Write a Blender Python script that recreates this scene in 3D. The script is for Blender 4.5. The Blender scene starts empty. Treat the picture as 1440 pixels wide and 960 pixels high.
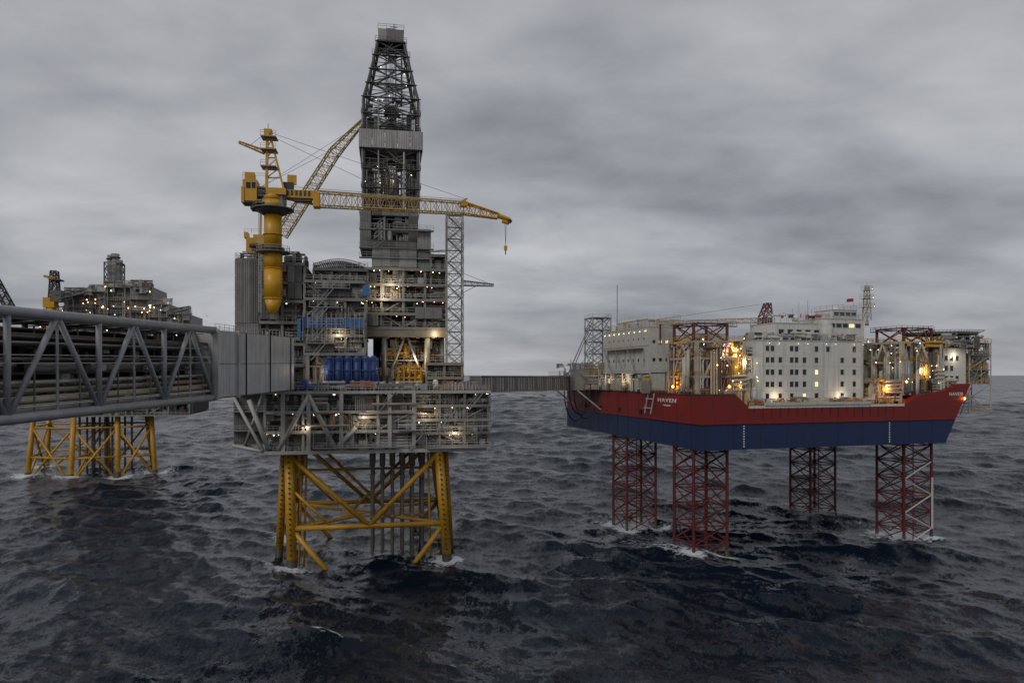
import bpy, math, random
import numpy as np
from mathutils import Vector, Matrix
R = random.Random(11)
H = 45.0      # viewer height above the sea, m
FOC = 1000.0
scene = bpy.context.scene

# ------------------------------------------------------------------ materials
MATS = {}
def mat(name, col, rough=0.6, metal=0.0, dirt=0.35, streak=0.0, scale=0.35, dcol=(0.06,0.045,0.035)):
    m = bpy.data.materials.new(name); m.use_nodes = True
    nt = m.node_tree; N = nt.nodes; Lk = nt.links
    b = N['Principled BSDF']
    b.inputs['Roughness'].default_value = rough; b.inputs['Metallic'].default_value = metal
    tc = N.new('ShaderNodeTexCoord')
    n1 = N.new('ShaderNodeTexNoise'); n1.inputs['Scale'].default_value = scale; n1.inputs['Detail'].default_value = 5; n1.inputs['Roughness'].default_value = 0.65
    Lk.new(tc.outputs['Object'], n1.inputs['Vector'])
    r1 = N.new('ShaderNodeValToRGB'); r1.color_ramp.elements[0].position = 0.35; r1.color_ramp.elements[1].position = 0.75
    r1.color_ramp.elements[0].color = (0,0,0,1); r1.color_ramp.elements[1].color = (dirt,)*3+(1,)
    Lk.new(n1.outputs['Fac'], r1.inputs['Fac'])
    mp = N.new('ShaderNodeMapping'); mp.inputs['Scale'].default_value = (1.6,1.6,0.10)
    Lk.new(tc.outputs['Object'], mp.inputs['Vector'])
    n2 = N.new('ShaderNodeTexNoise'); n2.inputs['Scale'].default_value = 1.0; n2.inputs['Detail'].default_value = 3
    Lk.new(mp.outputs['Vector'], n2.inputs['Vector'])
    r2 = N.new('ShaderNodeValToRGB'); r2.color_ramp.elements[0].position = 0.5; r2.color_ramp.elements[1].position = 0.72
    r2.color_ramp.elements[0].color = (0,0,0,1); r2.color_ramp.elements[1].color = (streak,)*3+(1,)
    Lk.new(n2.outputs['Fac'], r2.inputs['Fac'])
    ad = N.new('ShaderNodeMath'); ad.operation = 'MAXIMUM'
    Lk.new(r1.outputs['Color'], ad.inputs[0]); Lk.new(r2.outputs['Color'], ad.inputs[1])
    mx = N.new('ShaderNodeMix'); mx.data_type = 'RGBA'
    mx.inputs[6].default_value = (*col,1); mx.inputs[7].default_value = (*dcol,1)
    Lk.new(ad.outputs[0], mx.inputs[0]); Lk.new(mx.outputs[2], b.inputs['Base Color'])
    MATS[name] = m; return m
def emis(name, col, s):
    m = bpy.data.materials.new(name); m.use_nodes = True
    b = m.node_tree.nodes['Principled BSDF']
    b.inputs['Base Color'].default_value = (*col,1)
    b.inputs['Emission Color'].default_value = (*col,1); b.inputs['Emission Strength'].default_value = s
    m.cycles.emission_sampling = 'NONE'
    MATS[name] = m
mat('grey_paint', (0.26,0.255,0.24), 0.55, dirt=0.5, streak=0.5)
mat('mid_grey', (0.145,0.143,0.137), 0.6, dirt=0.6, streak=0.5)
mat('light_grey', (0.44,0.435,0.41), 0.5, dirt=0.4, streak=0.45)
mat('dark_steel', (0.042,0.042,0.043), 0.6, dirt=0.4)
mat('derrick_steel', (0.08,0.079,0.08), 0.6, dirt=0.4)
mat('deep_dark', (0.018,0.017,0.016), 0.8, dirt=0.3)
mat('galv', (0.30,0.31,0.32), 0.45, 0.2, dirt=0.35)
mat('bridge_grey', (0.30,0.32,0.345), 0.5, 0.0, dirt=0.4, streak=0.35)
mat('bridge_panel', (0.44,0.47,0.50), 0.5, 0.0, dirt=0.35, streak=0.45)
mat('rail', (0.46,0.45,0.42), 0.5, dirt=0.2)
mat('tan', (0.32,0.27,0.19), 0.6, dirt=0.5, streak=0.4)
mat('cream', (0.50,0.44,0.32), 0.55, dirt=0.4, streak=0.3)
mat('brown', (0.12,0.07,0.045), 0.7, dirt=0.5)
mat('yellow', (0.60,0.31,0.015), 0.45, dirt=0.5, streak=0.5, dcol=(0.10,0.05,0.02))
mat('crane_yellow', (0.64,0.33,0.015), 0.4, dirt=0.3, streak=0.35, dcol=(0.16,0.09,0.02))
mat('boom_yellow', (0.46,0.29,0.07), 0.5, dirt=0.4, dcol=(0.14,0.09,0.04))
mat('blue', (0.012,0.055,0.22), 0.5, dirt=0.5)
mat('light_blue', (0.05,0.16,0.36), 0.6, dirt=0.4)
mat('white', (0.64,0.64,0.60), 0.5, dirt=0.22, streak=0.4, dcol=(0.28,0.22,0.16))
mat('offwhite', (0.50,0.50,0.46), 0.55, dirt=0.3, streak=0.4, dcol=(0.22,0.16,0.1))
mat('hull_red', (0.22,0.012,0.010), 0.5, dirt=0.5, streak=0.6, dcol=(0.075,0.018,0.012), scale=0.15)
mat('hull_blue', (0.012,0.027,0.095), 0.5, dirt=0.55, streak=0.6, dcol=(0.016,0.019,0.034), scale=0.15)
mat('leg_red', (0.13,0.012,0.011), 0.5, dirt=0.7, dcol=(0.035,0.012,0.01))
mat('red', (0.40,0.02,0.015), 0.5)
mat('conductor', (0.23,0.205,0.165), 0.6, dirt=0.6, streak=0.6)
mat('black', (0.012,0.012,0.013), 0.5)
mat('glass', (0.012,0.015,0.02), 0.1, dirt=0.0)
mat('orange', (0.5,0.16,0.02), 0.5)
mat('green_deck', (0.03,0.06,0.045), 0.7)
mat('marine_growth', (0.035,0.03,0.02), 0.6, dirt=0.6, dcol=(0.10,0.055,0.02))
mat('letter_white', (0.7,0.7,0.68), 0.5, dirt=0.1)
emis('lamp_white', (1.0,0.86,0.62), 8)
emis('lamp_warm', (1.0,0.62,0.26), 14)
emis('window_lit', (1.0,0.72,0.40), 0.9)
emis('lamp_orange', (1.0,0.28,0.04), 18)

# ------------------------------------------------------------------ frames / parts
class Frame:
    def __init__(s, ox, oy, deg):
        s.ox, s.oy, s.th = ox, oy, math.radians(deg)
        s.c, s.s = math.cos(s.th), math.sin(s.th)
    def at(s, a, b, v):
        """survey bearing / elevation from the photo station -> local metres on the vertical plane v"""
        rx = (a-720)/FOC
        X0 = s.ox - v*s.s; Y0 = s.oy + v*s.c
        x = (rx*Y0 - X0)/(s.c - rx*s.s)
        return (x, v, H + (527-b)/FOC*(Y0 + x*s.s))
    def root(s, name):
        e = bpy.data.objects.new(name, None); scene.collection.objects.link(e)
        e.location = (s.ox, s.oy, 0); e.rotation_euler = (0,0,s.th); e.empty_display_size = 2
        return e

class Part:
    def __init__(s, name, parent):
        s.name, s.parent = name, parent; s.V=[]; s.F=[]; s.M=[]; s.S=[]; s.mats=[]
    def mi(s, m):
        if m not in s.mats: s.mats.append(m)
        return s.mats.index(m)
    def box(s, x0,x1,y0,y1,z0,z1,m):
        if x0>x1: x0,x1=x1,x0
        if y0>y1: y0,y1=y1,y0
        if z0>z1: z0,z1=z1,z0
        b=len(s.V)
        s.V += [(x0,y0,z0),(x1,y0,z0),(x1,y1,z0),(x0,y1,z0),(x0,y0,z1),(x1,y0,z1),(x1,y1,z1),(x0,y1,z1)]
        for f in ((0,3,2,1),(4,5,6,7),(0,1,5,4),(1,2,6,5),(2,3,7,6),(3,0,4,7)):
            s.F.append(tuple(b+i for i in f)); s.M.append(s.mi(m)); s.S.append(False)
    def beam(s, p, q, r, m, n=4, r2=None, cap=True, smooth=None):
        p=Vector(p); q=Vector(q); d=q-p
        if d.length<1e-4: return
        d.normalize(); up=Vector((0,0,1)) if abs(d.z)<0.9 else Vector((1,0,0))
        e=d.cross(up).normalized(); f=e.cross(d)
        if r2 is None: r2=r
        b=len(s.V); off=math.pi/4 if n==4 else 0
        for c,rr in ((p,r),(q,r2)):
            for i in range(n):
                a=off+2*math.pi*i/n
                s.V.append(tuple(c+(e*math.cos(a)+f*math.sin(a))*rr))
        k=s.mi(m); sm=(n>=8) if smooth is None else smooth
        for i in range(n):
            j=(i+1)%n
            s.F.append((b+i,b+n+i,b+n+j,b+j)); s.M.append(k); s.S.append(sm)
        if cap:
            s.F.append(tuple(b+i for i in range(n))); s.M.append(k); s.S.append(False)
            s.F.append(tuple(b+n+i for i in reversed(range(n)))); s.M.append(k); s.S.append(False)
    def poly(s, pts, m):
        b=len(s.V); s.V+= [tuple(p) for p in pts]; s.F.append(tuple(range(b,b+len(pts)))); s.M.append(s.mi(m)); s.S.append(False)
    def prism_xz(s, prof, y0, y1, m):
        b=len(s.V); n=len(prof); k=s.mi(m)
        for y in (y0,y1):
            for (x,z) in prof: s.V.append((x,y,z))
        s.F.append(tuple(b+i for i in range(n))); s.F.append(tuple(b+n+i for i in reversed(range(n))))
        s.M += [k,k]; s.S += [False,False]
        for i in range(n):
            j=(i+1)%n; s.F.append((b+i,b+n+i,b+n+j,b+j)); s.M.append(k); s.S.append(False)
    def lamp(s, p, r, m='lamp_white'):
        x,y,z=p; b=len(s.V)
        s.V += [(x+r,y,z),(x-r,y,z),(x,y+r,z),(x,y-r,z),(x,y,z+r),(x,y,z-r)]
        for f in ((0,2,4),(2,1,4),(1,3,4),(3,0,4),(2,0,5),(1,2,5),(3,1,5),(0,3,5)):
            s.F.append(tuple(b+i for i in f)); s.M.append(s.mi(m)); s.S.append(False)
    def dome(s, p, r, m, n=14, k=7, full=True):
        b=len(s.V); kk=s.mi(m); x,y,z=p
        for i in range(k+1):
            t=math.pi*i/k if full else math.pi/2*i/k
            for j in range(n):
                a=2*math.pi*j/n
                s.V.append((x+r*math.sin(t)*math.cos(a), y+r*math.sin(t)*math.sin(a), z+r*math.cos(t)))
        for i in range(k):
            for j in range(n):
                j2=(j+1)%n
                s.F.append((b+i*n+j,b+(i+1)*n+j,b+(i+1)*n+j2,b+i*n+j2)); s.M.append(kk); s.S.append(True)
    def done(s):
        me=bpy.data.meshes.new(s.name); me.from_pydata(s.V,[],s.F)
        for m in s.mats: me.materials.append(MATS[m])
        me.polygons.foreach_set('material_index', s.M); me.polygons.foreach_set('use_smooth', s.S)
        me.update()
        o=bpy.data.objects.new(s.name, me); scene.collection.objects.link(o); o.parent=s.parent
        return o

def rail(P, p, q, m='rail', h=1.15, sp=1.8, r=0.05):
    p=Vector(p); q=Vector(q); L=(q-p).length; n=max(1,int(L/sp))
    for k in (h, h*0.55): P.beam(p+Vector((0,0,k)), q+Vector((0,0,k)), r, m)
    for i in range(n+1):
        c=p.lerp(q,i/n); P.beam(c, c+Vector((0,0,h)), r, m)
def railbox(P,x0,x1,y0,y1,z,m='rail',back=False):
    rail(P,(x0,y0,z),(x1,y0,z),m); rail(P,(x0,y0,z),(x0,y1,z),m); rail(P,(x1,y0,z),(x1,y1,z),m)
    if back: rail(P,(x0,y1,z),(x1,y1,z),m)
def stair(P,p,q,w=0.9,m='galv'):
    p=Vector(p); q=Vector(q)
    for dv in (0,w):
        o=Vector((0,dv,0)); P.beam(p+o,q+o,0.13,m); u=Vector((0,dv,1.1)); P.beam(p+u,q+u,0.05,m)
    n=int(abs(q.z-p.z)/0.35)+1
    for i in range(n):
        c=p.lerp(q,i/n); P.box(c.x-0.14,c.x+0.14,c.y,c.y+w,c.z-0.03,c.z+0.03,m)
def clad(P,x0,x1,z0,z1,y,m='grey_paint',m2='mid_grey',pw=3.2,ph=4.0,rib=0.55,side=None):
    """panelled corrugated cladding facing -v (or facing -x when side=x plane; x0,x1 then run along v)"""
    nx=max(1,round((x1-x0)/pw)); nz=max(1,round((z1-z0)/ph)); dx=(x1-x0)/nx; dz=(z1-z0)/nz
    def B(a0,a1,d0,d1,c0,c1,mm):
        if side is None: P.box(a0,a1,y-d1,y-d0,c0,c1,mm)
        else: P.box(side-d1,side-d0,a0,a1,c0,c1,mm)
    for i in range(nx):
        for j in range(nz):
            mm = m if R.random()<0.78 else m2
            a=x0+i*dx; c=z0+j*dz
            B(a+0.05,a+dx-0.05,-0.1,0.06,c+0.05,c+dz-0.05,mm)
            k=max(2,int(dx/rib))
            for t in range(k):
                u=a+0.12+(dx-0.24)*(t+0.5)/k
                B(u-0.12,u+0.10,0.06,0.16,c+0.12,c+dz-0.12,mm)
def greeble(P,x0,x1,v0,v1,z0,z1,n,mats,big=1.0):
    for _ in range(n):
        t=R.random(); m=R.choice(mats); x=R.uniform(x0,x1); v=v0+(v1-v0)*R.random()**1.4; hgt=z1-z0
        if t<0.30:
            w=R.uniform(0.4,2.4)*big; d=R.uniform(0.4,1.8)*big; h=min(hgt*0.9,R.uniform(0.6,3.0)*big)
            zb = z0 if R.random()<0.7 else z1-h-0.1
            P.box(max(x0,x-w/2),min(x1,x+w/2),v,min(v1,v+d),zb+0.02,zb+h,m)
        elif t<0.52:
            L=R.uniform(2,12)*big; r=R.choice((0.08,0.12,0.18,0.28,0.4)); z=R.uniform(z0+r+.1,z1-r-.1)
            xa=max(x0,x-L/2); xb=min(x1,x+L/2); k=R.randint(1,4)
            for i in range(k):
                zz=z+i*r*2.6
                if zz<z1: P.beam((xa,v,zz),(xb,v,zz),r,m,6)
            if R.random()<0.6: P.beam((xb,v,z),(xb,v,z0 if R.random()<0.5 else z1),r,m,6)
        elif t<0.70:
            r=R.choice((0.07,0.1,0.16,0.25)); k=R.randint(1,5)
            for i in range(k):
                if x+i*r*3<x1: P.beam((x+i*r*3,v,z0),(x+i*r*3,v,z0+hgt*R.uniform(.6,1)),r,m,6)
        elif t<0.80:
            r=min(R.uniform(0.5,1.1)*big,hgt*0.3); h=hgt*R.uniform(0.4,0.85)
            P.beam((x,v+r,z0+.3),(x,v+r,z0+h),r,m,12); P.dome((x,v+r,z0+h),r,m,12,5)
        elif t<0.87:
            r=min(R.uniform(0.4,0.9)*big,hgt*0.25); L=R.uniform(2,5)*big; z=z0+r+0.5
            xa=max(x0,x-L/2); xb=min(x1,x+L/2); P.beam((xa,v+r,z),(xb,v+r,z),r,m,12); P.box(xa+.3,xa+.6,v,v+2*r,z0,z-r*.5,'dark_steel'); P.box(xb-.6,xb-.3,v,v+2*r,z0,z-r*.5,'dark_steel')
        elif t<0.94:
            w=R.uniform(1.5,4)*big; h=hgt*R.uniform(0.5,0.98); xa=max(x0,x-w/2); xb=min(x1,x+w/2); r=0.08
            for xx in (xa,xb): P.beam((xx,v,z0),(xx,v,z0+h),r,m)
            P.beam((xa,v,z0+h),(xb,v,z0+h),r,m); P.beam((xa,v,z0+h*.5),(xb,v,z0+h*.5),r,m); P.beam((xa,v,z0),(xb,v,z0+h),r*.8,m)
        else:
            L=R.uniform(1.5,4); zz=z0+hgt*0.92
            P.box(max(x0,x-L/2),min(x1,x+L/2),v,v+0.5,zz-0.25,zz,'galv')
G1=['grey_paint','grey_paint','light_grey','light_grey','mid_grey','mid_grey','tan','galv','dark_steel','brown','cream','light_grey']
G2=['grey_paint','grey_paint','mid_grey','mid_grey','dark_steel','light_grey','tan','galv']
def module(P,x0,x1,v0,v1,levels,col=7.5,mats=G1,dens=1.6,frame='light_grey',back=None,railm='rail',lamps=0.25,rc=0.28,diag=0.3,LP=None):
    """open steel module: plated decks, columns, braces, handrails, packed equipment"""
    n=max(1,round((x1-x0)/col)); dx=(x1-x0)/n
    bk = back if back is not None else min(v1,v0+9)
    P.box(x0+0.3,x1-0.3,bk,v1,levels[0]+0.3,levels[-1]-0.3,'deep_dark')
    for i,z in enumerate(levels):
        P.box(x0,x1,v0,v1,z-0.28,z,'mid_grey'); P.box(x0-0.05,x1+0.05,v0-0.14,v0-0.01,z-0.62,z+0.08,frame)
        P.box(x0-0.17,x0-0.06,v0,v1,z-0.6,z+0.08,frame)
        rail(P,(x0,v0-0.07,z+.08),(x1,v0-0.07,z+.08),railm)
        rail(P,(x0-.1,v0,z+.08),(x0-.1,v1,z+.08),railm)
    for a,b in zip(levels[:-1],levels[1:]):
        for i in range(n+1):
            x=x0+i*dx
            for v in (v0+0.5,min(bk-.5,v0+6)):
                P.box(x-rc,x+rc,v-rc,v+rc,a,b-0.3,frame)
            if i<n and R.random()<diag:
                s=R.random()<0.5
                P.beam((x+.2,v0+.55,a+.1 if s else b-.5),(x+dx-.2,v0+.55,b-.5 if s else a+.1),0.2,frame,6)
        greeble(P,x0+.3,x1-.3,v0+0.9,bk-.2,a,b-.35,int((x1-x0)*dens*(1 if b-a<6 else 1.4)),mats)
        if LP is not None:
            for i in range(int((x1-x0)*lamps)):
                LP.lamp((R.uniform(x0,x1),v0+R.uniform(.1,3),b-R.uniform(.5,1.0)),R.uniform(.06,.12),R.choice(('lamp_white','lamp_white','lamp_warm')))
def lattice_face(P,a0,a1,b0,b1,r,m,x=True,n=4):
    P.beam(b0,b1,r,m,n)
    if x: P.beam(a0,b1,r,m,n); P.beam(a1,b0,r,m,n)
    else: P.beam(a0,b1,r,m,n)
def tower(P,cx,cy,levels,rc,rb,m,x=True,n=4,mb=None):
    mb=mb or m
    def cs(l): z,hx,hy=l[:3]; ox=l[3] if len(l)>3 else 0; return [Vector((cx+ox+sx*hx,cy+sy*hy,z)) for sx,sy in ((-1,-1),(1,-1),(1,1),(-1,1))]
    for i,(l0,l1) in enumerate(zip(levels[:-1],levels[1:])):
        A_=cs(l0); B_=cs(l1)
        for k in range(4):
            P.beam(A_[k],B_[k],rc,m,max(n,6)); j=(k+1)%4
            if x: lattice_face(P,A_[k],A_[j],B_[k],B_[j],rb,mb,True,n)
            else:
                if (i+k)%2: lattice_face(P,A_[k],A_[j],B_[k],B_[j],rb,mb,False,n)
                else: lattice_face(P,A_[j],A_[k],B_[j],B_[k],rb,mb,False,n)
def boom(P,p,q,s0,s1,nb,rc,rb,m):
    p=Vector(p); q=Vector(q); d=(q-p).normalized(); side=d.cross(Vector((0,0,1))).normalized(); up=side.cross(d)
    def cs(t):
        c=p.lerp(q,t); w=s0[0]*(1-t)+s1[0]*t; h=s0[1]*(1-t)+s1[1]*t
        return [c-side*w/2-up*h/2, c+side*w/2-up*h/2, c+side*w/2+up*h/2, c-side*w/2+up*h/2]
    A_=cs(0)
    for k in range(4): P.beam(A_[k],A_[(k+1)%4],rb,m)
    for i in range(nb):
        B_=cs((i+1)/nb)
        for k in range(4):
            j=(k+1)%4; P.beam(A_[k],B_[k],rc,m,6)
            if i%2: P.beam(A_[k],B_[j],rb,m)
            else: P.beam(A_[j],B_[k],rb,m)
            P.beam(B_[k],B_[j],rb*.8,m)
        A_=B_
def plight(name,parent,p,e,col,r=0.4):
    l=bpy.data.lights.new(name,'POINT'); l.energy=e; l.color=col; l.shadow_soft_size=r
    o=bpy.data.objects.new(name,l); scene.collection.objects.link(o); o.parent=parent; o.location=p
WARM=(1,0.80,0.55); ORG=(1,0.52,0.18)

# ================================================================== MAIN PLATFORM
A=Frame(-35.07,167.0,10)
plat=A.root('oil_platform')
def bx(P,F,a0,a1,b0,b1,v,d,m):
    am=(a0+a1)/2; x0=F.at(a0,b0,v)[0]; x1=F.at(a1,b0,v)[0]; z1=F.at(am,b0,v)[2]; z0=F.at(am,b1,v)[2]
    P.box(x0,x1,v,v+d,z0,z1,m); return x0,x1,z0,z1
def rng(F,a0,a1,b0,b1,v):
    am=(a0+a1)/2; return F.at(a0,b0,v)[0],F.at(a1,b0,v)[0],F.at(am,b1,v)[2],F.at(am,b0,v)[2]
lampP=Part('deck_lamps',plat)

# jacket -----------------------------------------------------------
J=Part('steel_jacket',plat)
def leg(P,tx,ty,bxx,by,zt=28.0,zb=-7.0,r=1.15,m='yellow'):
    t=Vector((tx,ty,zt)); b=Vector((bxx,by,zb)); spl=t.lerp(b,(zt-1.8)/(zt-zb))
    P.beam(spl,t,r,m,14); P.beam(b,spl,r*1.03,'marine_growth',14)
    for k in range(1,22):
        c=t.lerp(spl,k/22); P.beam(c+Vector((0,-r-.12,-.05)),c+Vector((0,-r-.12,.22)),0.28,'black',4)
legs_top={'fl':(-17.2,4),'fr':(18.0,4),'bl':(-17.2,34),'br':(18.0,34)}
legs_bot={'fl':(-16.0,1.5),'fr':(20.5,1.5),'bl':(-21,38),'br':(23,38)}
def lp(k,z):
    t=legs_top[k]; b=legs_bot[k]; f=(28-z)/35.0
    return Vector((t[0]+(b[0]-t[0])*f, t[1]+(b[1]-t[1])*f, z))
for k in ('fl','fr','bl','br'): leg(J,*legs_top[k],*legs_bot[k])
leg(J,-19.8,16,-21.4,16,r=0.95); leg(J,20.5,18,22.5,19,r=0.95)
for a,b in (('fl','fr'),('bl','br'),('fl','bl'),('fr','br')): J.beam(lp(a,9),lp(b,9),0.62,'yellow',10)
J.beam(lp('fl',9),lp('br',9),0.45,'yellow',10); J.beam(lp('fr',9),lp('bl',9),0.45,'yellow',10)
for a,b in (('fl','fr'),('bl','br')):
    mid=(lp(a,9)+lp(b,9))/2
    J.beam(lp(a,26),mid,0.6,'yellow',10); J.beam(lp(b,26),mid,0.6,'yellow',10)
    J.beam(lp(a,9),lp(a,9).lerp(lp(b,-7),0.30)+Vector((0,0,-9)),0.6,'yellow',10)
    J.beam(lp(b,9),lp(b,9).lerp(lp(a,-7),0.30)+Vector((0,0,-9)),0.6,'yellow',10)
    J.beam(lp(a,18.5),lp(a,9).lerp(lp(b,9),.26),0.35,'yellow',8)
for a,b in (('fl','bl'),('fr','br')):
    mid=(lp(a,26)+lp(b,26))/2
    J.beam(lp(a,9),mid,0.55,'yellow',10); J.beam(lp(b,9),mid,0.55,'yellow',10)
    J.beam(lp(a,26),(lp(a,9)+lp(b,9))/2,0.5,'yellow',10)
    J.beam(lp(a,9),lp(b,-4),0.5,'yellow',10); J.beam(lp(b,9),lp(a,-4),0.5,'yellow',10)
for z in (18.5,):
    for a,b in (('bl','br'),('fl','bl'),('fr','br')): J.beam(lp(a,z),lp(b,z),0.36,'yellow',8)
J.box(-6,15,14,25,8.9,9.3,'yellow'); rail(J,(-6,14,9.3),(15,14,9.3),'yellow')
J.beam((-12,20,27),(6,20,9),.4,'yellow',8); J.beam((14,20,27),(-4,20,9),.4,'yellow',8)
for x in (-14.5,-13.4,15.6): J.beam((x,7,28),(x*1.05,6,-5),0.26,'yellow',8)
J.done()
C=Part('conductors',plat)
for i in range(6):
    for j in range(3):
        x=2.0+i*2.5; v=12+j*4.2
        C.beam((x,v,-6),(x,v,29),0.44,'conductor',10)
        for z in (9.2,19.2): C.beam((x,v,z-.4),(x,v,z+.6),0.58,'tan',8)
        C.beam((x,v,22),(x,v,29),0.75,'conductor',10)
C.done()

# lower decks --------------------------------------------------------
D=Part('cellar_decks',plat)
xL=A.at(372,600,0)[0]; xR=A.at(684,600,0)[0]
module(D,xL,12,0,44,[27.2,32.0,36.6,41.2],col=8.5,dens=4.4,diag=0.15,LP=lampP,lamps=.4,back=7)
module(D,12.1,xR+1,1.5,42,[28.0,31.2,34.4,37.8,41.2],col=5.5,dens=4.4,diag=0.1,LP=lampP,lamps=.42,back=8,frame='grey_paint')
for a,b in (((392,632),(434,556)),((434,556),(472,632)),((472,632),(500,600)),((350,562),(378,632))):
    D.beam(A.at(a[0],a[1],-0.3),A.at(b[0],b[1],-0.3),0.55,'light_grey',8)
for a in (398,434,480,548,582):
    x=A.at(a,600,-.2)[0]; D.box(x-.45,x+.45,-.55,.3,27.0,41.2,'light_grey')
D.box(xL,xR,-.75,-.16,26.7,27.5,'light_grey'); D.box(xL,xR+1,-.45,-.16,40.6,41.25,'light_grey')
for a0,a1,bb in ((440,560,629),(600,690,629),(560,640,604),(640,692,598)):
    x0,x1,z0,z1=rng(A,a0,a1,bb,bb,-2); D.box(x0,x1,-2,-.2,z0-.2,z0,'galv'); rail(D,(x0,-2,z0),(x1,-2,z0)); 
    for k in range(int((x1-x0)/3)): D.beam((x0+k*3,-1.8,z0),(x0+k*3,-.3,z0+4),.08,'galv')
for i in range(5): # hung pipework along the face
    z=R.uniform(28,40.5); a=R.uniform(xL+4,8); D.beam((a,-.9,z),(a+R.uniform(8,18),-.9,z),R.choice((.15,.22,.3)),R.choice(['tan','light_grey','galv','cream']),8)
xw=A.at(327,600,6)[0]
D.box(xw+.2,xL+1,6.2,40,28.4,41.0,'mid_grey'); clad(D,xw+.2,xL-0.3,29.0,40.8,6.15,'mid_grey','grey_paint',pw=2.6,ph=12)
D.box(xw,xL,5.4,6,40.9,41.5,'light_grey'); D.box(xw,xL,5.4,6,27.8,28.6,'light_grey')
D.beam((xw,5.5,40.5),(xL-.3,-.2,27.6),0.42,'light_grey',8)
D.beam((xw+.3,5.2,28.4),(xL-.3,.2,27.4),0.42,'light_grey',8); D.beam((xw+.2,5.5,41.2),(xL,0,41.2),0.42,'light_grey',8)
D.beam((xw+3,5,28.4),(xL-.2,-.1,41),0.35,'light_grey',8)
for z in (32,36.5): D.box(xw,xL,4.2,6,z-.2,z,'galv'); rail(D,(xw,4.2,z),(xL,4.2,z))
for i in range(6): stair(D,(-10+i*7,-1.2,27.4+(i%3)*4.6),(-6.2+i*7,-1.2,32+(i%3)*4.6))
D.done()

# upper modules ---------------------------------------------------
U=Part('process_modules',plat)
x0,x1,z0,z1=rng(A,331,364,363,548,4)
U.box(x0,x1,4,38,41.3,z1,'mid_grey'); clad(U,x0,x1,z0+.5,z1-.2,3.9,'grey_paint','mid_grey',pw=1.9,ph=15); clad(U,4,38,45,z1-.2,0,'mid_grey','grey_paint',side=x0-.02)
railbox(U,x0,x1,3.9,30,z1)
greeble(U,x0+.5,x1-.5,6,30,z1,z1+2.4,40,G1,.7)
x2,x3,_,_=rng(A,364,428,363,548,4); 
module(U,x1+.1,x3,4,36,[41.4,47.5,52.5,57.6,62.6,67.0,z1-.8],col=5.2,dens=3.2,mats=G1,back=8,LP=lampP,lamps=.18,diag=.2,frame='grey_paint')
clad(U,x1+.3,x1+4.6,58,71,3.6,'mid_grey','grey_paint',pw=2.2,ph=4.4); clad(U,x1+6.5,x3-.5,62.9,70.8,3.7,'grey_paint','mid_grey',pw=2.2,ph=3.8)
greeble(U,x1+1,x3-.5,5,20,z1-.6,z1+2.6,36,G1,.7)
x4=A.at(514,450,4)[0]
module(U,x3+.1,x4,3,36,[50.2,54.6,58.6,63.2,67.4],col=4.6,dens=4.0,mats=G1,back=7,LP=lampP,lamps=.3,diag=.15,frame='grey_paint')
module(U,x3+2,x4+.5,5,36,[67.5,70.6],col=4.6,dens=4,mats=G2,back=9,diag=.6,frame='mid_grey')
for i in range(26):
    xx=x3+2+i*(x4-x3-2)/26; zz=71.2+1.2*math.sin(math.pi*i/25)
    U.beam((xx,5,zz),(xx,17,zz),0.22,'galv',6); U.beam((xx,5.2,70.5),(xx,5.2,zz),0.09,'mid_grey')
pts=[(x3+2+i*(x4-x3-2)/16,5.4,71.6+1.3*math.sin(math.pi*i/16)) for i in range(17)]
for a,b in zip(pts[:-1],pts[1:]): U.beam(a,b,.14,'grey_paint')
clad(U,x3+4,x3+9.5,63.5,67,2.8,'mid_grey','grey_paint',pw=1.8,ph=3.4); clad(U,x3+.4,x3+7,50.4,54,2.8,'mid_grey','grey_paint',pw=1.8,ph=3.6)
for z in (52.5,57,61,65.5): # cantilever walkways
    a=R.uniform(x3,x3+4); U.box(a,a+8,1.4,3,z-.15,z,'galv'); rail(U,(a,1.4,z),(a+8,1.4,z)); stair(U,(a+1,1.5,z-4),(a+4.4,1.5,z))
x5,x6,z5,z6=rng(A,426,512,447,461,1.5)
for i in range(16):
    a=x5+(x6-x5)*i/16; U.box(a+.04,a+(x6-x5)/16,1.5+R.uniform(-.12,.12),1.9,z5+R.uniform(-.25,.3),z6+R.uniform(-.15,.2),'light_blue' if R.random()<.75 else 'blue')
U.box(x5,x6,1.9,3.2,z5-.15,z5,'galv')
for i in range(14): U.beam((x5+i*(x6-x5)/13,1.4,z5-3),(x5+i*(x6-x5)/13,1.4,z6+1.2),.06,'rail')
bx(U,A,510,520,402,416,2,1.5,'light_blue'); bx(U,A,418,423,448,474,2,1.5,'light_blue')
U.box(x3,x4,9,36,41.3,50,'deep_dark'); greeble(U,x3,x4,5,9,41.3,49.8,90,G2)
for a in (432,478,512):
    x=A.at(a,520,3)[0]; U.box(x-.4,x+.4,3,3.8,41.2,50,'grey_paint')
railbox(U,xL,xR,.0,30,41.3)
for i,a in enumerate((463,476,489,502,515,525)):
    x,_,z=A.at(a,545,2.5); zz=A.at(a,505,2.5)[2]
    for dv in (0,2.1):
        U.beam((x,3.2+dv,41.7),(x,3.2+dv,zz),0.95,'blue',14); U.dome((x,3.2+dv,zz),.95,'blue',14,6)
        for k in (0.05,.5,.95): U.beam((x,3.2+dv,41.7+(zz-41.7)*k),(x,3.2+dv,41.8+(zz-41.7)*k),1.03,'light_blue',14)
xa,xb=A.at(456,500,1.8)[0],A.at(532,500,1.8)[0]
for z in (42.2,46.2,49.0): U.beam((xa,1.9,z),(xb,1.9,z),.13,'blue')
for i in range(7): U.beam((xa+(xb-xa)*i/6,1.9,41.3),(xa+(xb-xa)*i/6,1.9,49.2),.14,'blue')
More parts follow.
